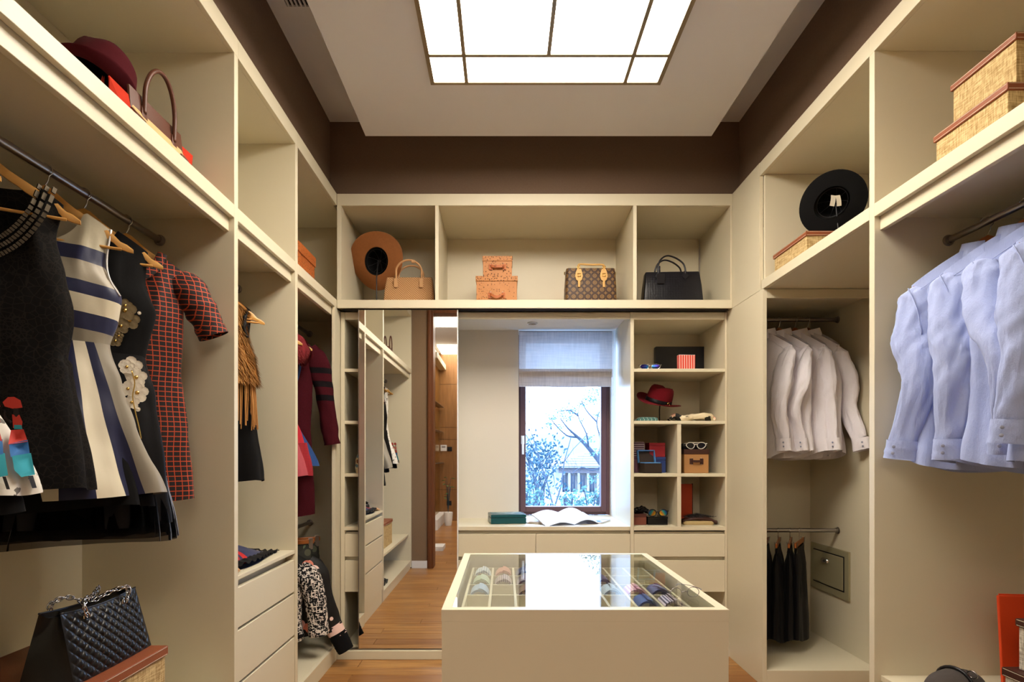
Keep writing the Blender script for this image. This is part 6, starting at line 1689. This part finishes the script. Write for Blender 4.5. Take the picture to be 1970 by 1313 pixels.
t = thing('magazine', 'closed magazine with a blue printed cover at the right of the ledge', 'magazine', (XX(1132, 4.0), 4.02, .838), R(-28))
MB().box(-.13, .13, -.10, .10, 0, .007).build('page_block', 'page', t)
MB().box(-.131, .131, -.101, .101, .0072, .0085).build('cover', 'page2', t)
MB().box(.05, .11, -.08, -.02, .0087, .0093).build('cover_picture', 'print_blue', t)
# roman blind
MAT['blind'] = None
n = NT('sheer_linen_blind', 'b9aba0', .9)
g_ = n.noise(120, 3, stretch=(1, 1, .06)); g2_ = n.noise(100, 3, stretch=(.06, 1, 1))
n.color(n.ramp(n.math('MULTIPLY', n.math('ADD', g_, g2_), .5), [(.35, '9d8f86'), (.65, 'd3c8be')])); n.bump(g_, .3, .002)
tl_n = n.t.nodes.new('ShaderNodeBsdfTranslucent'); tl_n.inputs[0].default_value = (.62, .58, .55, 1)
tp_n = n.t.nodes.new('ShaderNodeBsdfTransparent')
mx1_ = n.t.nodes.new('ShaderNodeMixShader'); mx1_.inputs[0].default_value = .45
mx2_ = n.t.nodes.new('ShaderNodeMixShader'); mx2_.inputs[0].default_value = .015
n.t.links.new(n.b.outputs[0], mx1_.inputs[1]); n.t.links.new(tl_n.outputs[0], mx1_.inputs[2])
n.t.links.new(mx1_.outputs[0], mx2_.inputs[1]); n.t.links.new(tp_n.outputs[0], mx2_.inputs[2])
n.t.links.new(mx2_.outputs[0], n.t.nodes['Material Output'].inputs[0]); MAT['blind'] = n.m
t = thing('roman_blind', 'sheer beige roman blind half lowered over the window', 'blind', (.45, 4.19, 2.2))
bx0, bx1 = XX(998.5, 4.19), XX(1177.5, 4.19)
zA, zB, zC_ = ZZ(639, 4.19), ZZ(724, 4.19), ZZ(746, 4.19)
def bl(z0, z1, y0, nm, wv=.003, x0=bx0, x1=bx1):
    MB().grid(lambda u, v: Vector((x0+(x1-x0)*u, y0+wv*math.sin(u*9)*v+.004*math.sin(v*3.14), z0+(z1-z0)*v+(.004*math.sin(u*7+1)*v if nm == 'lower_fold' else 0))), 30, 12).build(nm, 'blind', t, smooth=True, world=True)
bl(zA, zB, 4.185, 'upper_panel')
bl(zB+.05, zB-.012, 4.172, 'middle_fold')
bl(zB+.03, zC_, 4.160, 'lower_fold', x1=bx1-.010)
bl(zB+.03, zC_+.004, 4.178, 'rear_fold', x1=bx1-.010)
bx(t, 'head_rail', bx0, bx1, 4.187, 4.2, zA-.002, zA+.006, 'satin')
MB().tube([(bx1+.006, 4.19, zA), (bx1+.007, 4.19, zC_-.06)], .0015, 5).build('cord', 'white_plastic', t, world=True)

# ---------------- left middle bay counter
t = thing('scarf', 'folded navy and red silk scarf with a ruffled black edge on the left counter', 'scarf', (-1.19, 2.60, .818), R(0))
def scf(u, v):
    x_ = -.13+.20*u+.02*math.sin(v*5); y_ = -.25+.52*v; z_ = .006+.030*math.sin(v*2.8+u)*math.sin(u*2.2+.4)+.055*math.sin(math.pi*min(1, v))*(1-u)+.004*noise.noise(Vector((u*5, v*6, 2)))
    return Vector((x_, y_, max(.002, z_)))
n = NT('navy_silk_red_motif', '1f2c56', .4); x, y, z = n.xyz()
rr = n.math('SQRT', n.math('ADD', n.math('POWER', n.math('ADD', x, .02), 2), n.math('POWER', n.math('ADD', y, .17), 2)))
k_ = n.math('LESS_THAN', rr, .115); rg = n.math('LESS_THAN', n.math('ABSOLUTE', n.math('SUBTRACT', rr, .085)), .006)
n.color(n.mix(rg, n.mix(k_, '1f2c56', 'b5141c'), '1f2c56')); n.bump(n.noise(25, 3), .3, .004); MAT['silk'] = n.m
MB().grid(scf, 24, 40).build('cloth', 'silk', t, smooth=True)
MB().grid(lambda u, v: scf(u, v)-Vector((0, 0, .002)) if False else Vector((scf(u, v).x, scf(u, v).y, .001)), 2, 4).build('under_layer', 'navy_satin', t)
m_ = MB().grid(lambda u, v: scf(1-.12*(1-u)+.0, v)+Vector((.012*u, 0, .004+.006*math.sin(v*60)*(.3+.7*u))), 4, 120); m_.build('ruffle', 'black_satin', t, smooth=True)
m_ = MB().grid(lambda u, v: scf(v, 1-.06*(1-u))+Vector((0, .012*u, .004+.006*math.sin(v*40)*(.3+.7*u))), 4, 80); m_.build('ruffle', 'black_satin', t, smooth=True)
t = thing('bag', 'black leather bag on the left counter behind the divider', 'bag', (-1.22, 2.375, .818))
MB().loft([(0, .05, .04, .02), (.05, .052, .042, .03), (.062, .045, .035, .03)], 7).build('body', 'black_plastic', t, smooth=50)
MB().loft([(.064, .04, .03, .02), (.075, .045, .034, .03), (.085, .03, .02, .02)], 7).build('flap', 'gloss', t, smooth=50)
t = thing('gloves', 'folded pink and cream gloves at the front of the left counter', 'gloves', (-1.115, 2.335, .818))
for k in range(3):
    m_ = MB(); limb(m_, [(-.03, -.02+.02*k, .010), (.0, -.015+.015*k, .014), (.03, -.01+.01*k, .010)], ((0, .006), (.5, .012), (1, .005)), ((0, .008), (.5, .012), (1, .006)), cap=True, seed=k, wr=.002); m_.build('finger_fold', plain('pale_pink_leather', 'd9b8a8', .5) if k == 0 else 'peach', t, smooth=True)
# things in the near bay that show in the mirror
t = thing('shoes', 'pair of black patterned shoes on the bottom left shelf, seen in the mirror', 'shoes', (-1.2, 1.98, .098))
for k in range(2):
    m_ = MB(); limb(m_, [(-.10, -.05+.10*k, .035), (-.03, -.05+.1*k, .04), (.04, -.045+.1*k, .028), (.10, -.04+.1*k, .014)], ((0, .03), (.3, .035), (1, .02)), ((0, .03), (.5, .036), (1, .024)), cap=True, seed=k); m_.build('shoe', 'gloss', t, smooth=True)
t = thing('tote_bag', 'striped leather tote on the high left shelf near the doorway, seen in the mirror', 'bag', (-1.24, 1.22, ZS+.001), R(90))
MB().loft([(0, .12, .05, .02), (.1, .11, .045, .02), (.16, .09, .025, .01)], 6).build('body', 'bag_brown', t, smooth=50)
for s_ in (-1, 1): tube_handle(t, -.06, .06, s_*.03, .15, .13, 'bag_brown', .006, n_=3)
t = thing('plant', 'green leafy plant beside the hall cabinet, seen in the mirror', 'plant', (-1.04, -3.3, 0))
MB().lathe([(.06, 0), (.075, .1), (.085, .24), (.08, .25), (.07, .24)], 20).build('pot', 'white_plastic', t, smooth=40)
m_ = MB(); rn = random.Random(3)
for k in range(14):
    a = rn.uniform(0, 6.28); h_ = rn.uniform(.5, .95); tip = Vector((math.cos(a)*.05, math.sin(a)*.1, h_))
    MB().tube([(0, 0, .24), (tip.x*.4, tip.y*.4, h_*.7), tip], .003, 5, sub=3).build('stem', 'leaf2', t)
    d = Vector((math.cos(a), math.sin(a), .2)).normalized(); w_ = Vector((-math.sin(a), math.cos(a), 0))
    MB().add([tip, tip+d*.04+w_*.025, tip+d*.09-Vector((0, 0, .03)), tip+d*.04-w_*.025], [(0, 1, 2), (0, 2, 3)]).build('leaf', plain('leaf_green', '3f7a3a', .5) if k == 0 else bpy.data.materials['leaf_green'], t)
t = thing('book', 'white books stacked on the hall floor, seen in the mirror', 'book', (-.93, -.6, 0))
for k in range(2): MB().box(-.11, .10, -.15, .15, .03*k, .03*k+.028).build('page_block', 'white_plastic', t, bevel=.002)
def wallplate(label, px, py, w_, h_, mat, nm, cat, inner=None):
    Yv = 2*M_Y-HY; x_ = (px-VX)*Yv/F; z_ = EYE+(VY-py)*Yv/F
    t = thing(nm, label, cat, (x_, HY+.001, z_))
    MB().box(-w_, w_, 0, .012, -h_, h_).build('plate', mat, t, bevel=.003)
    if inner: MB().box(-w_*.6, w_*.6, .0121, .0135, h_*.1, h_*.6).build('display', inner, t)
    else: MB().box(-w_*.7, w_*.7, .0121, .016, -h_*.7, h_*.7).build('rocker', mat, t, bevel=.001)
    return t
wallplate('white wall thermostat on the wood panelling, seen in the mirror', 853.5, 862.5, .062, .06, 'white_plastic', 'thermostat', 'thermostat', 'satin')
wallplate('black light switch beside the thermostat, seen in the mirror', 865, 864.5, .048, .045, 'black_plastic', 'light_switch', 'switch')
wallplate('black socket low on the wood panelling, seen in the mirror', 864, 968.5, .048, .045, 'black_plastic', 'wall_socket', 'socket')
